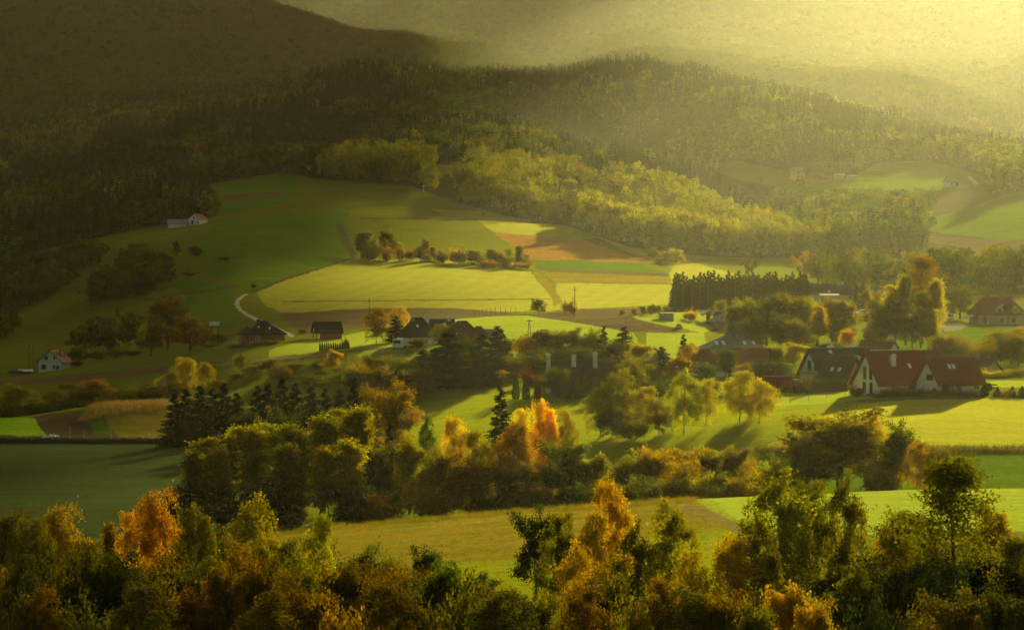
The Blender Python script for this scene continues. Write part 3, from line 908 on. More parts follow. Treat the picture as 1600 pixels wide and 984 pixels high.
def plant_forests():
    rng = np.random.default_rng(77)
    hill = [(-260,640),(60,400),(200,360),(340,338),(255,312),(440,268),(500,318),(700,318),(830,345),(960,380),(1060,410),(1160,436),(1300,436),(1420,440),(1900,440),(1900,60),(-260,60)]
    X, Y = spread(hill, 1480, 3300, 5.6, rng)
    ok = off_fields(X, Y) & leave_views(X, Y)
    X, Y = X[ok], Y[ok]
    Z = ground_z(X, Y); px, py = to_px(X, Y, Z)
    nz = _hash_noise(X/75, Y/110, 31) + .5*_hash_noise(X/28, Y/40, 32)
    # conifers hold the high ridge and the gullies; leaf trees the lower flanks and the spur
    D_ridge = column_knots(px)[0][:, 4+15]
    high = np.clip((Y - 1900)/700, 0, 1)
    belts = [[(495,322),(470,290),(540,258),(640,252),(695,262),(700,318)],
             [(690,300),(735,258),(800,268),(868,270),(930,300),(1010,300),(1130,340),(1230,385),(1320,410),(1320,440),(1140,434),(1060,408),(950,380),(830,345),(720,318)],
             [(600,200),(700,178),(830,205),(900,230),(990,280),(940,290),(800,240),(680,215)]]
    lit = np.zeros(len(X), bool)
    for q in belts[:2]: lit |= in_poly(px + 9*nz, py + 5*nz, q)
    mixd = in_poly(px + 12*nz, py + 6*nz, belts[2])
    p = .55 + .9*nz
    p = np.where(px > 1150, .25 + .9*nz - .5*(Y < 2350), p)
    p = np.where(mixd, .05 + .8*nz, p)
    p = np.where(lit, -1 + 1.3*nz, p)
    con = p + rng.normal(0, .3, len(X)) > 0.1
    n = con.sum()
    clump = 1 + .22*_hash_noise(X[con]/22, Y[con]/30, 33)
    forest('conifer_forest', 'dark spruce forest covering the ridge above the sloping fields', 'forest', X[con], Y[con], FAR['conifer'],
           leaf_cols(n, rng, X[con], Y[con], 'conifer'), clump*rng.uniform(.62, 1.3, n), rng)
    lf = ~con
    n = lf.sum()
    c = leaf_cols(n, rng, X[lf], Y[lf], 'leafy')
    c = np.where(lit[lf][:, None], c*.9 + np.array([.14, .13, .010])*rng.uniform(.35, 1.5, n)[:, None], c*np.array([.80, 1.0, .9]))  # belt trees: sunlight put into the leaf colour on top of autumn tints
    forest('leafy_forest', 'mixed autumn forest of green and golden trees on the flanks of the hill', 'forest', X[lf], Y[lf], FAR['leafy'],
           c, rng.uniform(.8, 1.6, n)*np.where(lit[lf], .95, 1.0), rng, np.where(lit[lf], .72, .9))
    mt = [(-400,420),(1950,420),(1950,-420),(-400,-420)]
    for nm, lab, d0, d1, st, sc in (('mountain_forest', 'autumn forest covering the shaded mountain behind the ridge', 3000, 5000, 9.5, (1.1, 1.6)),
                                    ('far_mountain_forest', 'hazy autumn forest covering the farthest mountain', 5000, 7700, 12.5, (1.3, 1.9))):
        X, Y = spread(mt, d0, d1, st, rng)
        Z = ground_z(X, Y); px, py = to_px(X, Y, Z)
        ok = py > -60
        X, Y = X[ok], Y[ok]
        n = len(X)
        con = rng.uniform(size=n) < .12
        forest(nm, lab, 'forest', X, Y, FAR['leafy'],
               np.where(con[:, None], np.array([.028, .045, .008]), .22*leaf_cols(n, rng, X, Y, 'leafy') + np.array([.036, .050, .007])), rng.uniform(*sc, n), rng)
        print('forest', n)
plant_forests()
# ---------------------------------------------------------------- trees one can tell apart
PAL = {
 'darkgreen': (.036, .048, .009), 'green': (.075, .098, .012), 'olive': (.150, .140, .014), 'mossy': (.085, .085, .012),
 'yellowgreen': (.24, .22, .020), 'yellow': (.34, .27, .026), 'golden': (.44, .29, .024), 'orange': (.56, .31, .026),
 'russet': (.23, .14, .014), 'brown': (.150, .110, .014), 'red': (.075, .018, .012), 'spruce': (.017, .026, .007), 'fir': (.034, .050, .010),
}
WORD = {'darkgreen': 'dark green', 'green': 'green', 'olive': 'olive', 'mossy': 'dull green', 'yellowgreen': 'yellowish', 'yellow': 'yellow',
        'golden': 'golden', 'orange': 'orange', 'russet': 'russet', 'brown': 'brown', 'red': 'red', 'spruce': 'black', 'fir': 'grey'}
NAME = {'birch': ('birch_tree', 'birch', 'tree'), 'broad': ('round_tree', 'round tree', 'tree'), 'poplar': ('slender_tree', 'upright tree', 'tree'),
        'open': ('tall_tree', 'tree with bare dark limbs', 'tree'), 'shrub': ('shrub', 'shrub', 'shrub'), 'spruce': ('spruce_tree', 'spruce', 'conifer'),
        'thuja': ('thuja_tree', 'thuja', 'conifer')}
ORD = ['first', 'second', 'third', 'fourth', 'fifth', 'sixth', 'seventh', 'eighth', 'ninth', 'tenth', 'eleventh', 'twelfth', 'thirteenth', 'fourteenth', 'fifteenth', 'sixteenth', 'seventeenth',
       'eighteenth', 'nineteenth', 'twentieth', 'twenty first', 'twenty second', 'twenty third', 'twenty fourth', 'twenty fifth', 'twenty sixth', 'twenty seventh', 'twenty eighth', 'twenty ninth', 'thirtieth'] + [t + ' ' + u for t in ('thirty', 'forty') for u in ('first', 'second', 'third', 'fourth', 'fifth', 'sixth', 'seventh', 'eighth', 'ninth', 'tenth')]
trng = np.random.default_rng(4711)

def plant(kind, px, top, D, width, color, label, group=None, sink=0.1):
    """one tree: photo column, photo row of its top, depth, crown width in photo pixels"""
    x = at(px, D)
    z0 = gz(x, D) - sink
    tr, cr, H, rad = PROTO[kind][trng.integers(len(PROTO[kind]))]
    h = max(0.8, row_z(top, D) - z0)
    s = h/H
    w = (width*D/F)/(2*rad) if width else s
    nm, _, cat = NAME[kind]
    root = empty(nm, (x, D, z0), trng.uniform(0, 6.28))
    tag(root, label, cat, group)
    for nm2, me in (('trunk', tr), ('crown', cr)):
        o = link(nm2, me, root)
        o.scale = (w, w, s)
        if nm2 == 'crown':
            c = np.array(PAL[color])*trng.uniform(.85, 1.15) * (1 + trng.normal(0, .05, 3))
            o.color = (*np.clip(c, .004, .6), 1)
    return root

def grove(group, place, rows):
    """rows: (kind, px, top, D, width, colour[, label]); labels say colour and kind, then which of its likes, then the place"""
    rows = sorted(rows, key=lambda r: r[1])
    count = {}
    for r in rows:
        if len(r) < 7: count[(r[0], r[5])] = count.get((r[0], r[5]), 0) + 1
    seen = {}
    for r in rows:
        if len(r) > 6:
            lab = r[6]
        else:
            k = (r[0], r[5]); i = seen.get(k, 0); seen[k] = i + 1
            base = f"{WORD[r[5]]} {NAME[r[0]][1]}"
            lab = f"{base} {place}" if count[k] == 1 else f"{ORD[i]} {base} {place} counted from the left"
        plant(*r[:6], lab, group)

def line(n, pts, D0, D1, kinds, colors, w0, w1, jit=4):
    """n trees whose tops follow a polyline of photo points"""
    pts = np.array(pts, float)
    out = []
    for i in range(n):
        x = pts[0, 0] + (pts[-1, 0] - pts[0, 0])*(i + .5 + trng.uniform(-.35, .35))/n
        y = np.interp(x, pts[:, 0], pts[:, 1]) + trng.uniform(-jit, jit)
        out.append((kinds[trng.integers(len(kinds))], x, y, trng.uniform(D0, D1), trng.uniform(w0, w1), colors[trng.integers(len(colors))]))
    return out

# the front of the picture: birches and scrub below the grassy bank
grove('foreground birches', 'in the near thicket', [
 ('birch', 18, 800, 262, 90, 'brown'), ('birch', 90, 790, 258, 95, 'golden', 'golden birch with a broad crown at the shaded left end of the near thicket'),
 ('birch', 48, 812, 250, 80, 'olive'), ('birch', 135, 848, 255, 85, 'brown'), ('poplar', 168, 818, 275, 36, 'russet', 'thin russet sapling left of the orange birch in the near thicket'),
 ('birch', 240, 767, 262, 88, 'orange', 'orange birch with pale stems rising above the near thicket'), ('birch', 205, 800, 268, 50, 'orange', 'small orange birch leaning beside the pale stemmed orange birch'),
 ('birch', 305, 792, 258, 80, 'olive', 'olive birch right of the orange birch in the near thicket'), ('birch', 345, 826, 266, 70, 'mossy'),
 ('birch', 402, 773, 256, 98, 'yellowgreen', 'yellow green birch with a wide domed top against the dark grove'), ('birch', 498, 805, 262, 62, 'yellow', 'yellow birch standing in front of the left end of the lit bank'),
 ('birch', 452, 842, 250, 75, 'olive'), ('birch', 375, 850, 240, 85, 'brown'),
 ('birch', 872, 802, 262, 82, 'olive', 'olive birch beside the dark pine in the middle foreground'), ('birch', 958, 752, 264, 82, 'orange', 'brightest orange birch standing against the lit grassy bank'),
 ('birch', 925, 800, 255, 70, 'golden', 'golden birch at the foot of the brightest orange birch'), ('birch', 990, 815, 250, 75, 'olive'),
 ('birch', 1042, 782, 258, 92, 'yellowgreen', 'yellow green weeping birch right of the brightest orange birch'), ('birch', 1140, 838, 244, 92, 'golden', 'golden weeping birch below the bend of the earth track'),
 ('birch', 905, 846, 240, 75, 'golden'), ('birch', 1078, 860, 240, 60, 'yellow'),
 ('birch', 1215, 738, 262, 130, 'yellowgreen', 'wide yellowish birch in front of the bright green crop'), ('birch', 1262, 752, 268, 90, 'olive', 'olive birch with pale trunk behind the wide yellowish birch'),
 ('birch', 1318, 742, 262, 84, 'olive', 'olive weeping birch between two birches and the limbed tree'), ('birch', 1188, 800, 246, 70, 'olive'),
 ('open', 1492, 712, 250, 190, 'olive', 'tall olive tree with dark bare limbs before the bright crop'), ('open', 1420, 800, 262, 130, 'mossy', 'dull green tree under the left side of the limbed tree'),
 ('birch', 1548, 790, 268, 80, 'russet', 'russet tree showing behind the tall limbed tree'), ('open', 1585, 838, 240, 110, 'olive'),
 ('birch', 1395, 822, 270, 85, 'russet', 'russet birch left of the tall limbed tree'),
])
grove('foreground scrub', 'in the lowest scrub',
 [('broad', 838, 794, 292, 74, 'darkgreen', 'dark bushy pine at the edge of the grassy bank')] +
 line(15, [(-20, 872), (110, 858), (250, 872), (400, 862), (560, 880)], 222, 246, ['birch', 'shrub', 'broad'], ['brown', 'russet', 'olive', 'mossy'], 80, 120, 8) +
 line(12, [(-20, 925), (300, 915), (620, 918), (800, 925)], 206, 222, ['shrub', 'broad', 'birch'], ['brown', 'russet', 'mossy'], 90, 130, 8) +
 line(6, [(520, 862), (600, 850), (660, 856), (720, 872), (770, 905)], 262, 284, ['shrub', 'broad'], ['darkgreen', 'green'], 60, 85, 5) +
 line(9, [(560, 888), (640, 880), (700, 890), (790, 915)], 228, 246, ['shrub', 'broad'], ['russet', 'brown', 'green', 'darkgreen'], 80, 110, 6) +
 line(8, [(830, 930), (950, 905), (1080, 915), (1180, 925)], 214, 230, ['birch', 'shrub', 'broad'], ['brown', 'olive', 'mossy', 'russet'], 80, 110, 8) +
 [('broad', 1235, 918, 226, 85, 'golden'), ('broad', 1275, 938, 222, 70, 'golden'), ('broad', 1180, 940, 220, 80, 'yellowgreen'), ('shrub', 1432, 962, 214, 80, 'yellowgreen')] +
 line(12, [(1310, 890), (1400, 880), (1500, 870), (1610, 880)], 226, 252, ['broad', 'shrub', 'birch'], ['darkgreen', 'mossy', 'olive', 'green'], 90, 130, 8) +
 line(7, [(1300, 935), (1450, 925), (1620, 930)], 208, 222, ['shrub', 'broad'], ['mossy', 'brown', 'darkgreen'], 90, 120, 8))

# the dark grove behind the bank
grove('trees of the dark grove', 'in the dark grove',
 [('poplar', 300, 708, 452, 50, 'olive'), ('poplar', 328, 684, 456, 56, 'yellowgreen'), ('poplar', 362, 672, 462, 60, 'olive'), ('poplar', 398, 666, 455, 62, 'yellowgreen'),
  ('poplar', 430, 662, 462, 60, 'yellowgreen'), ('poplar', 466, 664, 456, 60, 'olive'), ('poplar', 500, 652, 462, 62, 'yellowgreen'), ('poplar', 532, 640, 468, 62, 'yellowgreen'),
  ('poplar', 562, 636, 462, 58, 'yellowgreen'), ('broad', 415, 745, 440, 76, 'mossy'), ('broad', 350, 752, 440, 70, 'mossy'), ('poplar', 540, 688, 442, 52, 'yellow'), ('poplar', 505, 700, 440, 50, 'yellowgreen'), ('poplar', 345, 700, 446, 46, 'yellowgreen'), ('poplar', 448, 694, 446, 48, 'olive'),
  ('broad', 455, 752, 438, 70, 'olive'), ('broad', 300, 745, 440, 60, 'mossy'), ('broad', 590, 690, 452, 80, 'mossy'), ('spruce', 608, 664, 462, 42, 'fir', 'grey green spruce between the yellow trees and the red maple'),
  ('spruce', 575, 700, 450, 44, 'fir', 'small grey green spruce in front of the yellow trees'), ('broad', 640, 680, 462, 70, 'olive'), ('birch', 668, 650, 500, 34, 'green', 'slim green tree beside the red topped maple'),
  ('birch', 712, 652, 470, 64, 'golden', 'golden birch left of the lone dark spruce'), ('broad', 690, 700, 452, 80, 'brown'), ('birch', 745, 672, 462, 60, 'olive'), ('broad', 740, 715, 446, 90, 'brown'),
  ('birch', 800, 660, 452, 70, 'russet', 'russet birch with a pale trunk in the dark grove'), ('birch', 816, 640, 470, 46, 'golden'), ('birch', 850, 628, 468, 54, 'orange', 'tallest orange birch of the dark grove'),
  ('birch', 884, 640, 476, 42, 'russet'), ('broad', 885, 684, 456, 92, 'green', 'large green tree with golden edges at the end of the dark grove'), ('broad', 922, 712, 450, 70, 'olive'), ('broad', 860, 720, 444, 80, 'darkgreen'),
  ('broad', 800, 728, 442, 90, 'mossy')] +
 line(9, [(270, 765), (500, 752), (700, 748), (930, 755)], 434, 446, ['shrub', 'broad'], ['darkgreen', 'mossy', 'brown'], 70, 100, 6))
grove('spruces and maple beside the middle meadow', 'beside the middle meadow',
 [('spruce', 782, 606, 530, 58, 'spruce', 'lone dark spruce at the edge of the middle meadow'), ('broad', 612, 600, 545, 92, 'russet', 'round red topped maple at the corner of the middle meadow'),
  ('broad', 572, 632, 560, 60, 'mossy')] +
 [('spruce', x, y, D, w, 'spruce') for x, y, D, w in ((272, 616, 618, 50), (290, 608, 626, 54), (312, 604, 632, 52), (332, 608, 618, 54), (350, 600, 626, 54), (370, 614, 634, 46), (402, 604, 602, 52), (418, 600, 612, 50),
   (440, 593, 606, 54), (462, 600, 598, 56), (486, 604, 606, 54), (508, 608, 596, 50), (530, 610, 600, 44), (552, 602, 592, 44))] +
 line(6, [(375, 640), (450, 632), (545, 640)], 575, 596, ['shrub', 'broad'], ['darkgreen', 'olive'], 40, 56, 4))

# bushes right of the grove and the big round tree
grove('bushes in the hollow', 'in the hollow',
 line(11, [(935, 735), (1000, 704), (1070, 700), (1130, 700), (1190, 720)], 452, 474, ['shrub', 'broad', 'shrub'], ['brown', 'olive', 'russet', 'mossy'], 58, 84, 5) +
 line(10, [(930, 750), (1040, 740), (1190, 738)], 438, 450, ['shrub'], ['olive', 'mossy', 'brown', 'yellowgreen'], 60, 85, 5) +
 [('broad', 1312, 642, 452, 175, 'olive', 'huge round olive tree in the hollow before the striped pasture'), ('broad', 1262, 676, 446, 90, 'olive', 'olive tree under the left side of the huge round tree'),
  ('broad', 1352, 648, 462, 96, 'russet', 'russet crown right behind the huge round tree'), ('broad', 1405, 657, 452, 62, 'green', 'green tree right of the huge round tree'),
  ('birch', 1432, 690, 440, 52, 'russet', 'first thin russet tree right of the huge round tree'), ('birch', 1468, 700, 440, 60, 'brown', 'thin brown tree behind the tall limbed tree'),
  ('shrub', 1215, 706, 446, 70, 'olive'), ('shrub', 1385, 718, 440, 70, 'brown')])
grove('birches beside the middle meadow', 'beyond the hollow', [
 ('birch', 938, 606, 556, 58, 'olive'), ('birch', 972, 576, 562, 66, 'olive'), ('birch', 1003, 604, 556, 62, 'yellowgreen'), ('birch', 1030, 622, 550, 44, 'olive'),
 ('birch', 1068, 578, 548, 62, 'yellowgreen'), ('birch', 1103, 592, 552, 36, 'yellow', 'slim yellow birch with a white trunk below the red roofs'), ('birch', 1156, 580, 552, 62, 'yellow'),
 ('birch', 1186, 592, 546, 60, 'yellow'), ('birch', 1172, 612, 556, 40, 'yellowgreen'), ('birch', 1050, 630, 556, 44, 'yellowgreen'), ('birch', 955, 640, 552, 60, 'mossy'), ('shrub', 990, 655, 548, 60, 'mossy')])

# hedgerow bushes behind the garden plots and up to the village
grove('hedgerow behind the garden plots', 'behind the garden plots',
 [('broad', 20, 600, 735, 62, 'yellowgreen', 'yellow green round tree at the end of the hedgerow behind the drilled plot'), ('broad', 142, 592, 730, 78, 'russet', 'broad russet tree in the hedgerow behind the dug soil')] +
 line(9, [(50, 616), (110, 610), (190, 606), (250, 604)], 722, 745, ['shrub', 'broad'], ['olive', 'mossy', 'yellowgreen', 'brown'], 44, 62, 4) +
 line(8, [(-10, 628), (130, 624), (270, 616)], 712, 722, ['shrub'], ['darkgreen', 'mossy'], 50, 66, 3) +
 [('birch', 292, 558, 742, 44, 'golden', 'taller golden birch below the wrapped bales'), ('birch', 320, 566, 738, 34, 'yellow', 'yellow birch below the left end of the wrapped bales'), ('birch', 262, 584, 736, 44, 'yellow'),
  ('broad', 232, 600, 726, 54, 'brown'), ('birch', 375, 552, 744, 26, 'olive', 'lone olive birch crossing the farm track')] +
 line(10, [(270, 600), (350, 592), (400, 572), (450, 578), (520, 590), (560, 586)], 700, 738, ['birch', 'shrub', 'broad'], ['olive', 'yellowgreen', 'russet', 'brown'], 30, 50, 5) +
 [('broad', 418, 562, 736, 34, 'brown'), ('broad', 458, 566, 728, 44, 'olive'), ('broad', 520, 546, 724, 34, 'golden', 'glowing golden tree below the thuja row'), ('broad', 545, 575, 716, 50, 'brown'), ('broad', 500, 580, 718, 40, 'russet')])
grove('trees near the small white house', 'near the small pale house',
 [('broad', 122, 540, 925, 44, 'olive', 'olive tree right behind the small pale house'), ('broad', 152, 550, 920, 34, 'mossy'), ('broad', 180, 546, 915, 36, 'olive'), ('broad', 206, 548, 905, 34, 'darkgreen'), ('shrub', 120, 560, 905, 20, 'darkgreen'),
  ('broad', 236, 500, 872, 46, 'olive', 'olive tree at the left end of the row with the red maple'), ('broad', 262, 480, 890, 44, 'mossy'), ('broad', 248, 462, 930, 46, 'brown'), ('broad', 274, 462, 935, 38, 'brown'),
  ('broad', 297, 494, 848, 52, 'russet', 'russet maple with a dark trunk on the slope'), ('broad', 320, 506, 852, 30, 'russet', 'russet tree between the red maple and the white board'), ('broad', 347, 520, 842, 36, 'brown', 'thin brown tree right of the white board'),
  ('shrub', 328, 538, 838, 26, 'green'), ('shrub', 370, 536, 800, 36, 'darkgreen'), ('shrub', 395, 532, 796, 44, 'brown'), ('shrub', 420, 530, 798, 40, 'mossy'), ('broad', 472, 515, 850, 14, 'mossy', 'small round tree beside the open shed')])

# village trees
grove('village trees', 'among the village houses', [
 ('birch', 588, 481, 775, 44, 'russet', 'tall russet birch with a white trunk beside the dark roofed house'), ('spruce', 618, 494, 778, 40, 'spruce', 'dark spruce close behind the tall russet birch'), ('birch', 624, 480, 788, 44, 'golden', 'golden birch behind the dark spruce'),
 ('shrub', 540, 526, 768, 14, 'green', 'little bush behind the thuja row'), ('birch', 690, 506, 742, 40, 'olive', 'olive birch before the dark roofs'), ('birch', 722, 520, 738, 40, 'brown', 'brown birch before the brown hip roof'), ('broad', 652, 528, 745, 28, 'olive', 'olive bush right of the parked lorry'),
 ('broad', 640, 552, 738, 24, 'orange', 'bright orange bush in front of the parked lorry'), ('spruce', 700, 521, 664, 92, 'spruce', 'largest dark spruce before the brown hip roof'), ('spruce', 752, 523, 662, 72, 'spruce', 'dark spruce right of the largest spruce'),
 ('spruce', 778, 510, 700, 58, 'spruce', 'dark spruce at the gable of the small grey roof'), ('broad', 735, 530, 728, 40, 'green', 'green tree under the brown hip roof'), ('birch', 822, 524, 712, 46, 'yellow', 'yellow birch left of the white stone chimney'),
 ('broad', 774, 578, 672, 34, 'golden', 'golden round tree before the dark spruces'), ('broad', 800, 530, 728, 40, 'mossy'), ('broad', 838, 516, 720, 44, 'darkgreen'), ('broad', 868, 516, 722, 50, 'olive'), ('broad', 898, 512, 726, 50, 'mossy'),
 ('broad', 925, 514, 724, 46, 'olive'), ('spruce', 943, 510, 722, 30, 'fir', 'slim grey green spruce behind the long dark roof'), ('spruce', 975, 510, 716, 50, 'fir', 'broad grey green spruce at the end of the long dark roof'), ('broad', 958, 530, 712, 40, 'olive'),
 ('broad', 1000, 536, 708, 44, 'yellowgreen', 'yellow green tree beside the broad spruce'), ('shrub', 828, 572, 662, 34, 'red', 'dark red shrub left of the white stone chimney'), ('broad', 872, 574, 640, 52, 'green', 'green bush covering the end of the long dark roof'),
 ('broad', 990, 560, 640, 56, 'olive', 'olive bush at the right end of the long dark roof'), ('spruce', 1034, 542, 682, 48, 'fir', 'grey green spruce behind the lamp post'), ('spruce', 1068, 523, 690, 30, 'spruce', 'pointed dark spruce left of the grey hip roof'),
 ('birch', 1080, 535, 680, 36, 'russet', 'russet tree beside the pointed dark spruce'), ('broad', 1104, 566, 664, 50, 'green', 'green tree in front of the pinkish roof'), ('broad', 1062, 556, 668, 44, 'russet', 'russet tree behind the golden birch'),
 ('poplar', 1137, 546, 660, 36, 'green', 'fresh green pear shaped tree between the red roofs'), ('broad', 1165, 566, 654, 40, 'russet', 'russet tree before the red roof'), ('broad', 1192, 564, 652, 46, 'darkgreen', 'dark green tree right of the red roof'),
 ('broad', 1222, 566, 654, 52, 'darkgreen', 'dark green tree before the black gabled house'), ('broad', 1212, 536, 690, 46, 'yellowgreen'), ('broad', 1240, 535, 700, 50, 'yellow', 'yellow tree behind the black gabled house'), ('broad', 1015, 560, 668, 44, 'darkgreen'),
 ('shrub', 1150, 590, 620, 50, 'brown'), ('shrub', 1215, 594, 612, 40, 'darkgreen'), ('shrub', 1022, 588, 628, 50, 'darkgreen'), ('shrub', 1112, 590, 634, 44, 'brown')] +
 line(11, [(548, 560), (600, 556), (660, 560), (700, 570)], 670, 715, ['shrub', 'broad', 'shrub'], ['brown', 'olive', 'mossy', 'russet'], 44, 62, 4) +
 line(8, [(825, 546), (900, 543), (960, 548)], 694, 706, ['shrub', 'broad'], ['mossy', 'darkgreen', 'olive'], 34, 46, 3) +
 line(8, [(550, 578), (600, 572), (668, 576)], 652, 668, ['shrub', 'broad'], ['darkgreen', 'mossy', 'brown'], 56, 74, 5) +
 line(7, [(640, 548), (680, 545), (790, 552), (840, 560)], 672, 695, ['broad', 'spruce'], ['darkgreen', 'mossy', 'olive'], 50, 66, 5) +
 line(6, [(780, 588), (850, 590), (960, 585), (1000, 580)], 655, 668, ['broad', 'shrub'], ['darkgreen', 'mossy'], 36, 50, 4))
grove('thujas of the clipped row', 'in the clipped row', [('thuja', 500 + i*3.45, 534.5 + (i % 3)*.8 + i*.05, 762, 3.2, 'spruce') for i in range(14)])
grove('garden thujas', 'before the long dark roof', [('thuja', x, y, 634, 12, 'green') for x, y in ((806, 590), (822, 592), (840, 596), (887, 591), (903, 590), (914, 586), (930, 588))])
grove('tall trees behind the red roofs', 'behind the grey roof',
 [('broad', 1150, 474, 772, 48, 'olive'), ('broad', 1172, 466, 778, 52, 'olive'), ('broad', 1198, 459, 775, 56, 'mossy'), ('broad', 1230, 458, 772, 58, 'olive'), ('broad', 1258, 464, 778, 52, 'yellowgreen'), ('poplar', 1276, 478, 765, 30, 'yellow'),
  ('broad', 1215, 490, 748, 60, 'mossy'), ('broad', 1180, 496, 748, 52, 'mossy'), ('broad', 1250, 498, 745, 56, 'olive'), ('broad', 1300, 464, 790, 50, 'brown'), ('broad', 1322, 470, 790, 40, 'olive'), ('broad', 1305, 495, 772, 40, 'mossy'),
  ('broad', 1326, 514, 735, 30, 'orange', 'small orange tree behind the black gabled house'), ('broad', 1358, 512, 740, 34, 'yellow', 'small yellow tree right of the small orange tree'),
  ('open', 1442, 398, 772, 70, 'brown', 'tallest brown headed tree above the red roofs'), ('poplar', 1415, 430, 765, 32, 'yellowgreen'), ('poplar', 1466, 436, 760, 32, 'yellow'), ('poplar', 1392, 446, 770, 32, 'yellow'), ('poplar', 1438, 456, 752, 34, 'yellowgreen'),
  ('broad', 1370, 456, 780, 46, 'brown'), ('poplar', 1400, 470, 750, 44, 'olive'), ('poplar', 1452, 480, 745, 36, 'yellow'), ('broad', 1425, 490, 748, 44, 'olive'), ('broad', 1378, 480, 755, 40, 'olive'),
  ('broad', 1500, 448, 905, 52, 'mossy', 'round dull green tree left of the red mansion'), ('spruce', 1338, 444, 905, 20, 'fir'), ('spruce', 1348, 440, 908, 18, 'fir'), ('broad', 1356, 448, 905, 18, 'russet', 'little russet tree among three small spruces'), ('spruce', 1368, 446, 900, 18, 'fir'),
  ('shrub', 1474, 514, 745, 22, 'darkgreen')] +
 line(9, [(1462, 525), (1500, 522), (1540, 528), (1600, 520)], 700, 730, ['broad', 'shrub'], ['mossy', 'olive', 'brown'], 44, 62, 4) +
 [('broad', 1585, 512, 715, 60, 'russet', 'russet topped tree at the right edge below the red mansion'), ('shrub', 1540, 574, 640, 40, 'yellow'), ('shrub', 1562, 576, 642, 40, 'yellowgreen'), ('shrub', 1590, 572, 645, 40, 'olive')])
grove('spruces of the windbreak', 'in the windbreak',
 [('spruce', 1054 + i*4.5 + trng.uniform(-1.6, 1.6), 430 + trng.uniform(-7, 7), 948 + (i % 3)*6 + trng.uniform(-3, 3), trng.uniform(20, 27), 'spruce') for i in range(47)])
grove('garden shrubs of the white house', 'before the white house',
 [('shrub', 1394, 608, 582, 26, 'darkgreen'), ('shrub', 1410, 602, 584, 24, 'darkgreen'), ('spruce', 1425, 600, 582, 20, 'fir'), ('shrub', 1440, 604, 580, 24, 'fir'), ('spruce', 1460, 606, 580, 18, 'fir'), ('thuja', 1477, 599, 578, 14, 'darkgreen'),
  ('spruce', 1498, 601, 578, 17, 'fir'), ('shrub', 1516, 606, 578, 26, 'russet'), ('broad', 1526, 598, 590, 17, 'darkgreen'), ('broad', 1547, 598, 592, 18, 'darkgreen'), ('thuja', 1538, 602, 580, 14, 'darkgreen'), ('spruce', 1558, 604, 578, 18, 'fir'),
  ('shrub', 1574, 606, 578, 26, 'russet'), ('spruce', 1582, 603, 578, 16, 'fir'), ('spruce', 1597, 603, 578, 20, 'fir'), ('shrub', 1370, 610, 584, 30, 'red', 'dark red low hedge bush under the white gable'), ('shrub', 1455, 613, 577, 40, 'russet'), ('shrub', 1485, 614, 576, 40, 'russet'),
  ('shrub', 1338, 602, 590, 28, 'olive', 'olive bush before the gap between the two gabled houses'), ('thuja', 1263, 588, 618, 7, 'darkgreen'), ('thuja', 1249, 590, 618, 6, 'darkgreen'), ('thuja', 1256, 589, 618, 6, 'darkgreen'), ('poplar', 1262, 588, 606, 14, 'brown', 'little brown tree before the clipped hedge'),
  ('shrub', 1300, 590, 618, 22, 'green', 'green bush under the black annex roof'), ('shrub', 1278, 586, 620, 24, 'green', 'green bush under the white balcony gable')])
grove('orchard trees', 'in the orchard',
 [('broad', 972, 484, 850, 10, 'brown'), ('broad', 991, 482, 845, 12, 'russet'), ('broad', 1006, 478, 850, 14, 'olive'), ('broad', 1018, 475, 852, 16, 'mossy'), ('broad', 1030, 476, 855, 16, 'yellowgreen'), ('broad', 1042, 478, 855, 14, 'olive'),
  ('shrub', 1081, 480, 850, 22, 'russet', 'round russet bush on the grass below the windbreak'), ('shrub', 1072, 482, 853, 12, 'russet'), ('broad', 1125, 468, 868, 24, 'olive', 'round olive bush behind the pale roofed hut'), ('shrub', 1107, 480, 856, 10, 'mossy'),
  ('broad', 842, 467, 890, 26, 'green', 'green tree at the crossing of the field tracks'), ('shrub', 884, 468, 885, 16, 'olive'), ('shrub', 893, 465, 884, 16, 'brown')])
grove('lone trees on the big slope', 'on the big shaded slope', [
 ('broad', 350, 402, 1270, 27, 'darkgreen', 'dark round tree alone above the pale road'), ('broad', 306, 384, 1330, 25, 'darkgreen', 'dark round tree left of the lone one above the pale road'), ('shrub', 295, 424, 1240, 24, 'darkgreen'), ('shrub', 397, 442, 1120, 12, 'darkgreen', 'small dark bush at the bend of the pale road'),
 ('broad', 276, 376, 1380, 14, 'darkgreen'), ('broad', 262, 400, 1340, 18, 'darkgreen'), ('broad', 245, 402, 1340, 16, 'mossy'), ('shrub', 755, 328, 1650, 10, 'mossy', 'round bush on the dry bank below the cross'),
 ('broad', 312, 322, 1640, 12, 'darkgreen', 'dark tree behind the white gabled farmhouse')])
grove('field hedge on the hill', 'in the field hedge across the hill',
 [('poplar', 565, 364, 1345, 24, 'mossy'), ('shrub', 585, 364, 1350, 26, 'olive'), ('poplar', 600, 362, 1345, 22, 'mossy'), ('shrub', 618, 359, 1350, 26, 'olive'), ('shrub', 575, 378, 1330, 26, 'brown'), ('shrub', 605, 376, 1330, 26, 'russet'), ('shrub', 625, 380, 1330, 18, 'russet'), ('broad', 663, 371, 1335, 20, 'brown'),
  ('poplar', 812, 384, 1325, 14, 'olive', 'tallest tree at the right end of the field hedge')] +
 line(22, [(632, 388), (700, 386), (760, 392), (800, 390), (830, 402)], 1318, 1345, ['shrub', 'shrub', 'poplar'], ['olive', 'russet', 'brown', 'mossy'], 16, 24, 2.5) +
 line(7, [(745, 404), (830, 408)], 1300, 1312, ['shrub'], ['russet', 'brown'], 14, 20, 1.5))
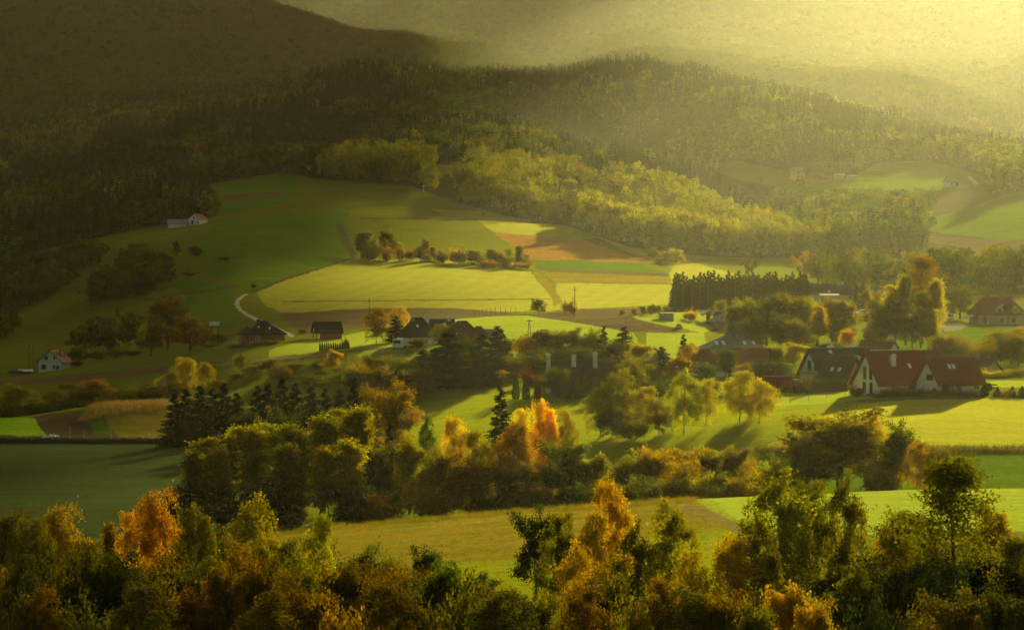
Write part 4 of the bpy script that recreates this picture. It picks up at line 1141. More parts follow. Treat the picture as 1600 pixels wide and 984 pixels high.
grove('trees at the edge of the lit fields', 'beside the stubble field', [
 ('poplar', 956, 347, 1600, 17, 'yellow', 'bright yellow tree at the top corner of the stubble field'), ('broad', 925, 356, 1610, 14, 'olive'), ('broad', 912, 326, 1650, 26, 'olive', 'large olive tree beside the pale gabled house on the hill'), ('broad', 886, 338, 1640, 18, 'brown', 'brown tree before the pale gabled house on the hill'),
 ('broad', 1000, 369, 1560, 9, 'olive'), ('broad', 1022, 386, 1420, 18, 'olive'), ('broad', 1040, 392, 1400, 22, 'yellowgreen'), ('broad', 1056, 389, 1400, 24, 'yellow'), ('broad', 1050, 376, 1480, 12, 'yellowgreen'), ('shrub', 1030, 400, 1390, 20, 'mossy'),
 ('broad', 985, 376, 1580, 14, 'mossy'), ('broad', 1012, 368, 1570, 16, 'olive'), ('broad', 940, 345, 1640, 16, 'mossy'), ('broad', 1066, 400, 1400, 14, 'golden')])

# the shaded wood on the left of the slope, too dense and far to count
def left_wood():
    rng = np.random.default_rng(9)
    X, Y = spread([(-260,560),(-260,400),(60,398),(130,398),(190,410),(260,430),(282,470),(275,520),(180,548),(110,556),(60,560)], 930, 1500, 6.0, rng)
    keep = (_hash_noise(X/28, Y/70, 51) > -.12)
    X, Y = X[keep], Y[keep]
    n = len(X)
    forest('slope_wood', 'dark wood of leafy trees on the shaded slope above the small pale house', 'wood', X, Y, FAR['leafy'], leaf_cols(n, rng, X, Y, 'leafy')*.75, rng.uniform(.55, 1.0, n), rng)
    X, Y = spread([(1110,440),(1420,440),(1760,412),(1760,465),(1500,470),(1420,460),(1290,462),(1180,450)], 1010, 1480, 7.5, rng)
    keep = off_fields(X, Y) & (_hash_noise(X/26, Y/60, 52) + .4*_hash_noise(X/9, Y/20, 53) > -.28)
    X, Y = X[keep], Y[keep]
    n = len(X)
    forest('valley_wood', 'hazy wood of green and golden trees in the valley behind the windbreak', 'wood', X, Y, FAR['leafy'], leaf_cols(n, rng, X, Y, 'leafy'), rng.uniform(.4, 1.15, n), rng, .85)
left_wood()
# ---------------------------------------------------------------- building materials
def plain(name, col, rough=0.7, spec=0.3, metal=0.0, dirt=0.12, scale=1.5):
    w = NT(name)
    tc = w.n('ShaderNodeTexCoord')
    nz = w.noise(tc.outputs['Object'], scale, 4, 0.65)
    k = w.ramp(nz.outputs[0], [(0.3, (1 - dirt,)*3), (0.7, (1 + dirt*.5,)*3)])
    bs = w.n('ShaderNodeBsdfPrincipled')
    bs.inputs['Roughness'].default_value = rough; bs.inputs['Specular IOR Level'].default_value = spec; bs.inputs['Metallic'].default_value = metal
    w.l(w.mixc(1.0, col, k.outputs[0], 'MULTIPLY'), bs.inputs['Base Color'])
    w.l(bs.outputs[0], w.out.inputs[0])
    return w.m

def tile_mat(name, col, pitch=0.34, course=0.38, rough=0.55):
    """roof tiles: courses down the slope (object z) and rolls along the ridge (object x)"""
    w = NT(name)
    tc = w.n('ShaderNodeTexCoord')
    sp = w.n('ShaderNodeSeparateXYZ'); w.l(tc.outputs['Object'], sp.inputs[0])
    def saw(sock, p):
        d = w.n('ShaderNodeMath', operation='DIVIDE'); d.inputs[1].default_value = p; w.l(sock, d.inputs[0])
        f = w.n('ShaderNodeMath', operation='FRACT'); w.l(d.outputs[0], f.inputs[0])
        return f.outputs[0]
    cz = saw(sp.outputs['Z'], course*0.75); cx = saw(sp.outputs['X'], pitch)
    sn = w.n('ShaderNodeMath', operation='PINGPONG'); sn.inputs[1].default_value = 0.5; w.l(cx, sn.inputs[0])
    ad = w.n('ShaderNodeMath', operation='ADD'); w.l(cz, ad.inputs[0]); w.l(sn.outputs[0], ad.inputs[1])
    nz = w.noise(tc.outputs['Object'], 1.2, 4, 0.7)
    nz2 = w.noise(tc.outputs['Object'], 0.35, 2, 0.5)
    k = w.ramp(cz, [(0.0, (.55,)*3), (0.25, (1.0,)*3), (1.0, (1.12,)*3)])
    k2 = w.ramp(nz.outputs[0], [(0.3, (.8,)*3), (0.7, (1.15,)*3)])
    k3 = w.ramp(nz2.outputs[0], [(0.35, (.85, .85, .8)), (0.65, (1.08,)*3)])
    c = w.mixc(1.0, w.mixc(1.0, w.mixc(1.0, col, k.outputs[0], 'MULTIPLY'), k2.outputs[0], 'MULTIPLY'), k3.outputs[0], 'MULTIPLY')
    bs = w.n('ShaderNodeBsdfPrincipled'); bs.inputs['Roughness'].default_value = max(rough, .75); bs.inputs['Specular IOR Level'].default_value = 0.08
    bp = w.n('ShaderNodeBump'); bp.inputs['Strength'].default_value = .7; bp.inputs['Distance'].default_value = .06
    w.l(ad.outputs[0], bp.inputs['Height']); w.l(bp.outputs[0], bs.inputs['Normal'])
    w.l(c, bs.inputs['Base Color']); w.l(bs.outputs[0], w.out.inputs[0])
    return w.m

B = {}
B['white'] = plain('white_render', (.80, .80, .76)); B['cream'] = plain('cream_render', (.55, .48, .33)); B['mint'] = plain('pale_green_render', (.56, .64, .50))
B['pink'] = plain('pinkish_block', (.52, .30, .20)); B['yellowwall'] = plain('yellow_render', (.72, .46, .06)); B['brick'] = plain('red_brick', (.36, .105, .045), dirt=.3, scale=4)
B['stone'] = plain('pale_stone', (.76, .75, .68), dirt=.35, scale=2.5); B['timber'] = plain('dark_timber', (.07, .045, .028)); B['redwood'] = plain('red_stained_timber', (.26, .075, .03))
B['concrete'] = plain('grey_concrete', (.30, .29, .26)); B['sheet'] = plain('pale_sheet_roof', (.42, .41, .38), .4, .5); B['bluesheet'] = plain('blue_grey_sheet', (.17, .21, .25), .45, .5)
B['frame'] = plain('window_frame_brown', (.055, .032, .02), .5); B['wframe'] = plain('window_frame_white', (.7, .7, .66), .5)
B['white_paint'] = plain('white_paint', (.75, .75, .72), .35, .5); B['black'] = plain('black_rubber', (.018, .018, .018), .8); B['steel'] = plain('galvanised_steel', (.36, .37, .36), .4, .5, .6)
B['bale'] = plain('pale_wrap_film', (.50, .62, .60), .3, .5); B['pole'] = plain('weathered_pole', (.12, .085, .05)); B['rust'] = plain('rusty_wire', (.10, .06, .035), .6)
def glass_mat():
    w = NT('window_glass')
    bs = w.n('ShaderNodeBsdfPrincipled'); bs.inputs['Base Color'].default_value = (.035, .042, .05, 1)
    bs.inputs['Roughness'].default_value = .08; bs.inputs['Specular IOR Level'].default_value = .8
    w.l(bs.outputs[0], w.out.inputs[0]); return w.m
B['glass'] = glass_mat()
def sky_glass():
    w = NT('skylight_glass')
    bs = w.n('ShaderNodeBsdfPrincipled'); bs.inputs['Base Color'].default_value = (.72, .78, .80, 1)
    bs.inputs['Roughness'].default_value = .3; bs.inputs['Specular IOR Level'].default_value = .4
    w.l(bs.outputs[0], w.out.inputs[0]); return w.m
B['skyglass'] = sky_glass()
T = {'red': tile_mat('red_tiles', (.185, .036, .026)), 'dark': tile_mat('anthracite_tiles', (.052, .048, .042)), 'slate': tile_mat('grey_tiles', (.17, .175, .165)), 'brown': tile_mat('brown_tiles', (.16, .075, .038)),
     'rust': tile_mat('rusty_red_tiles', (.24, .075, .042)), 'thatch': tile_mat('dark_brown_shingles', (.048, .033, .022)), 'black': tile_mat('black_tiles', (.026, .028, .03)), 'far': tile_mat('faded_grey_roof', (.20, .20, .19))}

# ---------------------------------------------------------------- shape helpers (local metres)
class MB:
    def __init__(self): self.v = []; self.f = []
    def add(self, v, f):
        n = len(self.v); self.v += [tuple(p) for p in v]; self.f += [tuple(i + n for i in q) for q in f]; return self
    def box(self, x0, x1, y0, y1, z0, z1):
        v = [(x, y, z) for z in (z0, z1) for y in (y0, y1) for x in (x0, x1)]
        return self.add(v, [(0, 2, 3, 1), (4, 5, 7, 6), (0, 1, 5, 4), (1, 3, 7, 5), (3, 2, 6, 7), (2, 0, 4, 6)])
    def slab(self, quad, t):
        """a plate of thickness t below the quad (outward normal up)"""
        q = np.array(quad, float)
        n = np.cross(q[1] - q[0], q[2] - q[0]); n /= np.linalg.norm(n)
        if n[2] < 0: n = -n
        lo = q - n*t
        k = len(q)
        v = np.concatenate([q, lo])
        f = [tuple(range(k)), tuple(range(2*k - 1, k - 1, -1))] + [(i, k + i, k + (i+1) % k, (i+1) % k) for i in range(k)]
        return self.add(v, f)
    def tube(self, pts, r, sides=6, r1=None):
        segs = []
        n = len(pts) - 1
        for i in range(n):
            a = r if r1 is None else r + (r1 - r)*i/n
            b = r if r1 is None else r + (r1 - r)*(i+1)/n
            segs.append((np.array(pts[i], float), np.array(pts[i+1], float), a, b))
        V, Fq = tubes(segs, sides)
        self.add(V, [tuple(map(int, q)) for q in Fq])
        return self
    def cyl(self, c, r, h, axis='z', sides=14):
        c = np.array(c, float); a = np.linspace(0, 2*np.pi, sides, endpoint=False)
        e = {'z': ((1,0,0),(0,1,0),(0,0,1)), 'x': ((0,1,0),(0,0,1),(1,0,0)), 'y': ((1,0,0),(0,0,1),(0,1,0))}[axis]
        u, v, w = (np.array(t, float) for t in e)
        ring = c + r*np.cos(a)[:, None]*u + r*np.sin(a)[:, None]*v
        V = np.concatenate([ring - w*h/2, ring + w*h/2])
        f = [(i, (i+1) % sides, sides + (i+1) % sides, sides + i) for i in range(sides)] + [tuple(range(sides-1, -1, -1)), tuple(range(sides, 2*sides))]
        return self.add(V, f)
    def build(self, name, mat, parent=None, loc=(0, 0, 0), smooth=False, bevel=0.0):
        me = mesh_from(name, self.v, self.f, [mat], smooth)
        bm = bmesh.new(); bm.from_mesh(me); bmesh.ops.recalc_face_normals(bm, faces=bm.faces)
        if bevel:
            bmesh.ops.bevel(bm, geom=list(bm.edges), offset=bevel, segments=2, affect='EDGES', clamp_overlap=True)
        bm.to_mesh(me); bm.free()
        return link(name, me, parent, loc)

def add_windows(root, L, W, wins, depth_front=None):
    """wins: (face, along, sill height, width, height[, frame]) ; face front/back/left/right"""
    for wn_ in wins:
        face, u, z, w_, h_ = wn_[:5]
        fm = B[wn_[5]] if len(wn_) > 5 else B['frame']
        fr, pn = MB(), MB()
        t = .09
        def put(mb, a0, a1, z0, z1, o0, o1):
            if face == 'front': mb.box(a0, a1, -W/2 - o1, -W/2 - o0, z0, z1)
            elif face == 'back': mb.box(a0, a1, W/2 + o0, W/2 + o1, z0, z1)
            elif face == 'left': mb.box(-L/2 - o1, -L/2 - o0, a0, a1, z0, z1)
            else: mb.box(L/2 + o0, L/2 + o1, a0, a1, z0, z1)
        a0, a1 = u - w_/2, u + w_/2
        put(fr, a0, a0 + t, z, z + h_, -.02, .07); put(fr, a1 - t, a1, z, z + h_, -.02, .07)
        put(fr, a0 + t, a1 - t, z, z + t, -.02, .068); put(fr, a0 + t, a1 - t, z + h_ - t, z + h_, -.02, .068)
        if w_ > .9: put(fr, u - t/2, u + t/2, z + t, z + h_ - t, -.02, .066)
        f = fr.build('window' if h_ < 2.0 else 'tall_window', fm, root)
        put(pn, a0 + t, a1 - t, z + t, z + h_ - t, .0, .03)
        pn.build('pane', B['glass'], f)

def chimney(parent, x, y, w_, d_, z0, z1, mat):
    m = MB().box(x - w_/2, x + w_/2, y - d_/2, y + d_/2, z0, z1)
    m.box(x - w_/2 - .07, x + w_/2 + .07, y - d_/2 - .07, y + d_/2 + .07, z1 + .002, z1 + .12)
    m.box(x - w_/5, x + w_/5, y - d_/5, y + d_/5, z1 + .122, z1 + .34)
    return m.build('chimney', mat, parent)

def house(name, label, px, D, base, theta, L, W, H, Rr, wall, roof, ov=.55, ovg=.5, hip=None, wins=(), chims=(), lights=(), group=None, cat='house', gable_mat=None, posts=None, z=None, wall_span=None, t=.16):
    """gabled (hip=None) or hipped (hip = ridge length) house. base: photo row of its foot. chims: (x, y, w, d, top above ridge, mat); lights: (side, along, up, w, h)"""
    x = at(px, D); z0 = row_z(base, D) if z is None else z
    root = empty(name, (x, D, z0), R(theta)); tag(root, label, cat, group)
    if abs(z0 - gz(x, D)) > .8: print('FOOT', name, round(z0 - gz(x, D), 2), 'row there', round(to_px(x, D, gz(x, D))[1]))
    a0, a1 = (-L/2, L/2) if wall_span is None else wall_span
    low = -2.5
    m = MB()
    if hip is None:
        v = [(a0, -W/2, low), (a1, -W/2, low), (a1, W/2, low), (a0, W/2, low), (a0, -W/2, H), (a1, -W/2, H), (a1, W/2, H), (a0, W/2, H), (a0, 0, H + Rr - .02), (a1, 0, H + Rr - .02)]
        m.add(v, [(0, 1, 5, 4), (2, 3, 7, 6), (1, 2, 6, 9, 5), (3, 0, 4, 8, 7)])
    else:
        m.box(a0, a1, -W/2, W/2, low, H)
    m.build('wall', wall, root)
    rf = MB()
    sl = Rr/(W/2)
    ez = H - ov*sl
    if hip is None:
        xl, xr = -L/2 - ovg, L/2 + ovg
        up = t*math.sqrt(1 + sl*sl)
        for s in (-1, 1):
            rf.slab([(xl, s*(W/2 + ov), ez + up), (xr, s*(W/2 + ov), ez + up), (xr, s*.003, H + Rr + up), (xl, s*.003, H + Rr + up)], t)
        rf.box(xl, xr, -.13, .13, H + Rr + up - .06, H + Rr + up + .09)
    else:
        hl = hip/2
        e = [(-L/2 - ov, -W/2 - ov, H), (L/2 + ov, -W/2 - ov, H), (L/2 + ov, W/2 + ov, H), (-L/2 - ov, W/2 + ov, H), (-hl, 0, H + Rr), (hl, 0, H + Rr)]
        e2 = [(p[0], p[1], p[2] - .18) for p in e[:4]]
        rf.add(e + e2, [(0, 1, 5, 4), (1, 2, 5), (2, 3, 4, 5), (3, 0, 4), (0, 6, 7, 1), (1, 7, 8, 2), (2, 8, 9, 3), (3, 9, 6, 0), (9, 8, 7, 6)])
        rf.box(-hl, hl, -.12, .12, H + Rr - .04, H + Rr + .10)
    ro = rf.build('roof', roof, root)
    for (cx_, cy_, cw, cd, top, cm) in chims:
        chimney(ro, cx_, cy_, cw, cd, H + Rr - abs(cy_)*sl - .8, H + Rr + top, cm)
    for (side, u, f, w_, h_) in lights:
        # a skylight lies on the slope: f = how far up from eave to ridge
        s = -1 if side == 'front' else 1
        if hip is None:
            up = t*math.sqrt(1 + sl*sl)
            P = lambda f_, u_, o: np.array([u_, s*(W/2)*(1 - f_), H + Rr*f_ + up]) + o*np.array([0, s*sl, 1])/math.hypot(1, sl)
        else:
            P = lambda f_, u_, o: np.array([u_, s*(W/2 + ov)*(1 - f_), H + Rr*f_]) + o*np.array([0, s*Rr/(W/2 + ov), 1])/math.hypot(1, Rr/(W/2 + ov))
        df = h_/math.hypot(W/2, Rr)
        for nm, gm, o, k in (('skylight', B['frame'], .10, 0.0), ('pane', B['skyglass'], .115, .07)):
            kf = k/math.hypot(W/2, Rr)
            qd = [P(f + kf, u - w_/2 + k, o), P(f + kf, u + w_/2 - k, o), P(f + df - kf, u + w_/2 - k, o), P(f + df - kf, u - w_/2 + k, o)]
            ob = MB().slab(qd, .12 if nm == 'skylight' else .03).build(nm, gm, ro if nm == 'skylight' else ob)
    add_windows(root, L, W, wins)
    if posts:
        for (qx, qy) in posts:
            MB().box(qx - .12, qx + .12, qy - .12, qy + .12, -1.5, H - .05).build('post', B['timber'], root)
    return root, ro

# ---------------------------------------------------------------- the red roofed white house with its two gables
h, r = house('gabled_house', 'white house with steep red tiled roof and tall windows in its gable', 1407, 600, 614, 29, 17.0, 9.4, 2.3, 6.2, B['white'], T['red'], ov=.6, ovg=.9,
  wins=[('left', -1.5, .15, 1.0, 2.3), ('left', .9, .15, 1.0, 2.3), ('left', -1.35, 2.95, 1.0, 2.7), ('left', .75, 2.95, 1.0, 2.7), ('front', -4.6, .1, 2.4, 2.1), ('front', -.6, .1, 2.0, 1.9)],
  chims=[(-3.4, -1.9, 1.1, .9, -.7, B['stone']), (4.0, .8, 1.0, .8, .35, B['brick'])], lights=[('front', .5, .42, .9, 1.3), ('front', -2.2, .78, .9, .9)])
h, r = house('gabled_annex', 'white annex with lower red roof and paired skylights beside the tall gabled house', 1483, 586, 614, 27, 10.0, 8.4, 2.2, 4.9, B['white'], T['red'], ov=.6, ovg=1.0, cat='house',
  wins=[('left', -.4, 2.7, 2.2, 1.2), ('front', 3.6, .8, 1.0, 1.1, 'wframe'), ('front', -2.8, .7, 1.6, 1.2)], lights=[('front', -1.2, .50, .85, 1.3), ('front', -.15, .50, .85, 1.3)])
MB().box(3.9, 4.9, -4.85, -4.25, .4, 1.5).build('air_unit', B['sheet'], h)

# black twin gabled house
h, r = house('black_gabled_house', 'white house with black tiled roof and a balcony in its left gable', 1310, 645, 601, 27, 14.5, 9.8, 1.9, 6.0, B['white'], T['dark'], ov=.6, ovg=.9,
  wins=[('left', .5, 3.2, 1.4, 2.3), ('left', -1.7, 3.2, .7, 2.1), ('left', -1.5, .2, 1.6, 1.5)], chims=[(-1.6, .6, 1.3, .8, .6, B['stone']), (3.6, .5, 1.5, .9, .55, B['stone']), (3.4, -2.2, 1.9, .8, -1.7, B['stone'])], lights=[('front', -2.6, .80, 1.0, 1.0)])
bl = MB().box(-8.35, -7.25, -3.2, 3.2, 2.75, 2.92)
bl.box(-8.35, -8.28, -3.2, 3.2, 3.75, 3.82)
for k in range(14): bl.box(-8.33, -8.29, -3.15 + k*.48, -3.11 + k*.48, 2.921, 3.749)
bl.build('balcony', B['concrete'], h)
house('black_roofed_annex', 'annex with black tiled roof and pinkish gable between the black and red roofed houses', 1314, 634, 603, -32, 6.4, 8.6, 1.6, 4.6, B['pink'], T['dark'], ov=.55, ovg=.7,
  wins=[('right', -1.0, .4, 1.6, 1.8)], lights=[('front', -.9, .30, .9, 1.3), ('front', .9, .30, .9, 1.3)])
house('brown_roofed_house', 'house with brown roof and small white gable behind the red roofed house', 1372, 700, 556, -24, 7.6, 6.5, 1.9, 1.7, B['white'], T['brown'], ov=.5, chims=[(3.2, .8, .8, .7, .7, B['concrete'])])
house('cream_gabled_house', 'cream gabled house with dull brown roof at the right end of the red roofed houses', 1534, 690, 590, -58, 8.0, 6.0, 1.5, 2.9, B['cream'], T['brown'], ov=.5, chims=[(-2.0, 0.6, .6, .6, 1.2, B['concrete'])])

# garden gazebo
h, r = house('garden_gazebo', 'open wooden garden shelter with a red tiled roof on the lawn', 1214, 612, 614, 10, 6.0, 3.6, 1.75, 1.55, B['redwood'], T['red'], ov=.45, ovg=.35, cat='shelter', wall_span=(-2.9, -1.0))
for qx in (0.6, 2.7):
    for qy in (-1.6, 1.6): MB().box(qx - .1, qx + .1, qy - .1, qy + .1, -1, 1.74).build('post', B['redwood'], h)
MB().box(-.9, 2.6, -1.62, -1.54, .55, .75).box(-.9, 2.6, -1.62, -1.54, .15, .35).build('railing', B['redwood'], h)
tb = MB().box(.2, 2.2, -.5, .5, .7, .76).box(.5, .6, -.3, .3, 0, .7).box(1.8, 1.9, -.3, .3, 0, .7).build('garden_table', B['redwood'])
tb.location = (at(1214, 612) + .2, 612.3, row_z(614, 612)); tb.rotation_euler = (0, 0, R(10)); tag(tb, 'plain wooden table standing inside the red tiled garden shelter', 'table')

# long dark roof with three white stone chimneys
h, r = house('long_roofed_house', 'low house with long dark roof and three white stone chimneys', 914, 652, 612, 4, 14.6, 8.6, 2.6, 4.1, B['timber'], T['thatch'], ov=.6, ovg=.7,
  chims=[(-2.6, -.9, .95, .8, 1.4, B['stone']), (2.2, -1.2, .95, .8, 1.9, B['stone'])], wins=[('front', -2.0, .7, 1.2, 1.2), ('front', 2.0, .7, 1.2, 1.2)])
MB().box(-8.8, -7.75, -1.2, 0.2, -2.5, 5.6).box(-8.7, -7.85, -1.1, .1, 5.602, 8.3).box(-8.85, -7.7, -1.25, .25, 8.302, 8.45).box(-8.4, -8.1, -.7, -.3, 8.452, 8.8).build('chimney', B['stone'], r)
# eyebrow dormer
ey = MB(); n = 9
arc = [(1.9*math.cos(math.pi*k/(n-1)), .95*math.sin(math.pi*k/(n-1))) for k in range(n)]
ey.add([(u, -3.9, 3.15 + w_) for u, w_ in arc] + [(u*1.25, -1.5 + .0*w_, 4.35 + w_*1.35) for u, w_ in arc], [(k, k+1, n+k+1, n+k) for k in range(n-1)] + [tuple(range(n-1, -1, -1))])
ey.build('eyebrow_dormer', T['thatch'], r)

# hipped and red roofs left of the gables
house('grey_hip_roofed_house', 'house with broad grey hip roof and four bright skylights', 1143, 722, 564, 12, 14.5, 11.5, 2.9, 3.9, B['cream'], T['slate'], ov=.8, hip=2.2,
  chims=[(.3, -.9, .7, .7, .1, B['timber'])], lights=[('front', -4.9, .30, 1.0, 1.9), ('front', -3.2, .30, 1.0, 1.9), ('front', 2.2, .30, .9, 1.7), ('front', 4.6, .30, .9, 1.7)], wins=[('front', -3.5, .8, 1.4, 1.3, 'wframe'), ('front', -.5, .8, 1.2, 1.3, 'wframe')])
house('pinkish_roofed_house', 'house with pinkish red roof sloping down left of the fresh green tree', 1102, 684, 586, 14, 9.0, 9.0, 1.6, 4.6, B['white'], T['rust'], ov=.5, hip=1.8, chims=[(-1.5, -.8, .8, .7, -.1, B['brick'])])
house('red_hip_roofed_house', 'house with brick red roof and red chimney right of the fresh green tree', 1174, 690, 582, -14, 8.6, 8.0, 2.0, 3.6, B['cream'], T['rust'], ov=.5, chims=[(-1.6, -.2, 1.3, .8, .35, B['brick'])], wins=[('right', 0, .8, 1.2, 1.2)])
house('small_red_roofed_house', 'small red roof half hidden among trees left of the grey spruce', 1021, 735, 566, 8, 5.2, 5.5, 1.6, 2.0, B['white'], T['rust'], hip=1.2)
house('pink_walled_house', 'pink walled house with grey hip roof at the edge of the tall trees', 1141, 850, 517, 14, 10.5, 9.0, 2.5, 3.6, B['pink'], T['slate'], ov=.9, hip=1.5, chims=[(.2, -.4, .7, .7, .2, B['timber'])], wins=[('front', -1.9, .7, 1.1, 1.3)])

# dark roofs behind the spruces
house('dark_roofed_house', 'house with dark roof and grey chimney behind the tall russet birch', 653, 760, 539, 14, 9.0, 9.0, 2.2, 4.9, B['white'], T['black'], hip=2.6, chims=[(-1.5, -.6, .8, .7, .1, B['concrete']), (2.3, -.6, .9, .8, .9, B['stone'])], lights=[('front', -.6, .5, .7, 1.0)], wins=[('front', 1.0, .5, 1.3, 1.2)])
house('dark_roofed_annex', 'small house with dark roof and white chimney between the dark and brown roofs', 690, 768, 532, 18, 6.2, 7.0, 2.0, 3.4, B['white'], T['black'], chims=[(2.0, -.3, .7, .6, .9, B['stone'])], lights=[('front', .4, .45, .8, 1.2)])
house('brown_hip_roofed_house', 'house with high brown hip roof and paired skylights', 722, 745, 541, 6, 10.2, 8.8, 2.2, 4.3, B['cream'], T['brown'], hip=2.6, lights=[('front', -1.6, .14, .6, .9), ('front', -.6, .14, .6, .9)], wins=[('front', 3.6, .6, 1.2, 1.2)])
house('brown_roofed_wing', 'lower brown roofed wing at the right of the high brown hip roof', 748, 749, 541, 6, 4.2, 6.4, 2.2, 2.9, B['cream'], T['brown'], hip=1.6)
house('small_grey_roofed_house', 'small house with grey roof and pale gable right of the brown hip roof', 766, 760, 536, -22, 5.6, 5.2, 1.5, 1.9, B['cream'], T['slate'])

# brick bungalow and open shed on the bright slope
h, r = house('brick_bungalow', 'brick bungalow with big black hip roof beside the pale road', 411, 812, 534, 14, 10.8, 8.6, 2.3, 3.5, B['brick'], T['black'], ov=.7, hip=1.8, chims=[(-1.4, -.6, 1.0, .8, .35, B['timber'])],
  lights=[('front', -1.6, .45, .5, 1.0), ('front', 1.4, .36, .6, .9)], wins=[('front', -4.0, .1, .7, 2.1, 'wframe'), ('front', -2.6, .3, .5, 1.6, 'wframe'), ('front', -1.8, .3, .5, 1.6, 'wframe')])
house('brick_bungalow_wing', 'short left wing of the brick bungalow under its own black hip roof', 386, 810, 534, 14, 4.0, 5.6, 2.3, 1.9, B['brick'], T['black'], ov=.6, hip=.8, wins=[('front', -.6, .2, .8, 1.9, 'wframe')])
h, r = house('open_shed', 'brick shed with black roof and an open bay on posts', 511, 822, 529, 16, 7.6, 5.2, 2.0, 2.5, B['brick'], T['black'], ov=.6, ovg=.35, cat='shed', wall_span=(-1.3, 3.7), posts=[(-3.5, -2.4), (-3.5, 2.4), (-2.4, -2.4)])
MB().add([(-3.62, -2.4, 2.05), (-3.62, 2.4, 2.05), (-3.62, 0, 4.2), (-3.55, -2.4, 2.05), (-3.55, 2.4, 2.05), (-3.55, 0, 4.2)], [(0, 1, 2), (5, 4, 3), (0, 3, 4, 1), (1, 4, 5, 2), (2, 5, 3, 0)]).build('gable_panel', B['white'], h)

# the small pale house in the meadow, with its low shed
house('pale_green_house', 'small pale green house with brown roof alone in the meadow', 85.5, 905, 578, 77, 8.0, 7.6, 2.9, 3.2, B['mint'], T['brown'], ov=.75, ovg=.4,
  wins=[('left', 1.2, 3.3, 1.1, 1.2), ('left', -1.5, 3.4, .55, 1.0), ('left', 2.0, .4, 1.5, 1.4), ('left', -1.4, .4, .6, 1.3), ('left', -2.6, .4, .8, 1.1)], chims=[(-3.2, .2, .5, .5, .5, B['brick']), (.6, -1.7, .7, .6, .1, B['brick']), (2.6, -2.4, .7, .6, -.5, B['brick'])])
h, r = house('low_shed', 'low grey shed with flat dark roof left of the small pale house', 24, 900, 587, 10, 3.2, 2.6, 1.05, .35, B['concrete'], T['black'], cat='shed')
h, r = house('lean_to', 'low red brown lean-to between the grey shed and the small pale house', 40, 906, 584, 10, 3.6, 2.6, .9, .35, B['brick'], B['sheet'], cat='shed')

# red mansion at the right edge
h, r = house('red_mansion', 'large cream mansion with red hip roof, dormers and three chimneys', 1557, 892, 506, 5, 14.5, 11.0, 3.1, 5.0, B['cream'], T['red'], ov=.8, hip=9.0,
  chims=[(-3.0, -.5, 1.0, .8, .7, B['brick']), (1.2, -.5, 1.1, .8, 1.2, B['brick']), (2.8, -.2, .9, .8, .7, B['brick'])], lights=[('front', .9, .45, .7, 1.0)],
  wins=[('front', -5.0, .1, 1.0, 2.2), ('front', -3.2, .1, 1.0, 2.2), ('front', .2, .7, 1.1, 1.3), ('front', 4.0, .7, 1.1, 1.3)])
for dx in (-.4, 4.6):
    d = MB(); d.add([(dx - 1.2, -5.6, 2.9), (dx + 1.2, -5.6, 2.9), (dx + 1.2, -5.6, 4.9), (dx - 1.2, -5.6, 4.9), (dx, -5.6, 6.0), (dx - 1.2, -2.0, 2.9), (dx + 1.2, -2.0, 2.9), (dx + 1.2, -2.0, 4.9), (dx - 1.2, -2.0, 4.9), (dx, -2.0, 6.0)],
        [(0, 1, 2, 4, 3), (1, 6, 7, 2), (5, 0, 3, 8), (9, 7, 6, 5, 8)])
    dd = d.build('dormer', B['cream'], r)
    MB().slab([(dx - 1.55, -5.95, 4.75), (dx - 1.55, -1.6, 4.75), (dx - .003, -1.6, 6.2), (dx - .003, -5.95, 6.2)], .12).slab([(dx + 1.55, -5.95, 4.75), (dx + .003, -5.95, 6.2), (dx + .003, -1.6, 6.2), (dx + 1.55, -1.6, 4.75)], .12).build('dormer_roof', T['red'], dd)
    MB().box(dx - .55, dx + .55, -5.66, -5.605, 3.35, 4.7).build('window', B['glass'], dd)
MB().slab([(-10.8, -5.2, 1.7), (-7.3, -5.2, 3.0), (-7.3, 1.0, 3.0), (-10.8, 1.0, 1.7)], .12).build('canopy', B['sheet'], h)
MB().slab([(7.4, -5.2, 3.0), (11.5, -5.2, 1.9), (11.5, 1.0, 1.9), (7.4, 1.0, 3.0)], .12).build('canopy', B['sheet'], h)

# dark roofs behind the windbreak
house('long_dark_roofed_farmhouse', 'long farmhouse with dark roof behind the tall trees', 1280, 1005, 470, 3, 10.4, 8.5, 2.4, 3.3, B['white'], T['dark'], chims=[(4.6, -.4, .8, .7, .5, B['brick'])], lights=[('front', 2.9, .1, .8, 1.0)])
house('dark_hip_roofed_farmhouse', 'farmhouse with dark hip roof right of the long dark roof', 1319, 1000, 470, -6, 6.8, 8.0, 2.4, 3.4, B['cream'], T['dark'], hip=3.0, chims=[(-.6, -.2, .8, .7, .5, B['stone'])], wins=[('front', 2.0, .6, .8, 1.2)])
h, r = house('flat_roofed_garage', 'pale flat roofed garage in front of the long dark roof', 1295, 975, 470, 3, 5.6, 5.0, 1.9, .3, B['cream'], B['sheet'], cat='garage', ov=.3)

# huts by the orchard
house('grey_hut', 'flat grey hut beside the orchard trees', 1041, 836, 499, 6, 3.9, 3.0, 1.75, .12, B['concrete'], B['sheet'], cat='hut', ov=.12, ovg=.12)
house('pale_roofed_hut', 'dark hut with pale flat roof above the grey hip roofs', 1126, 868, 497, 4, 4.2, 3.2, 2.0, .12, B['timber'], B['sheet'], cat='hut', ov=.25, ovg=.25)

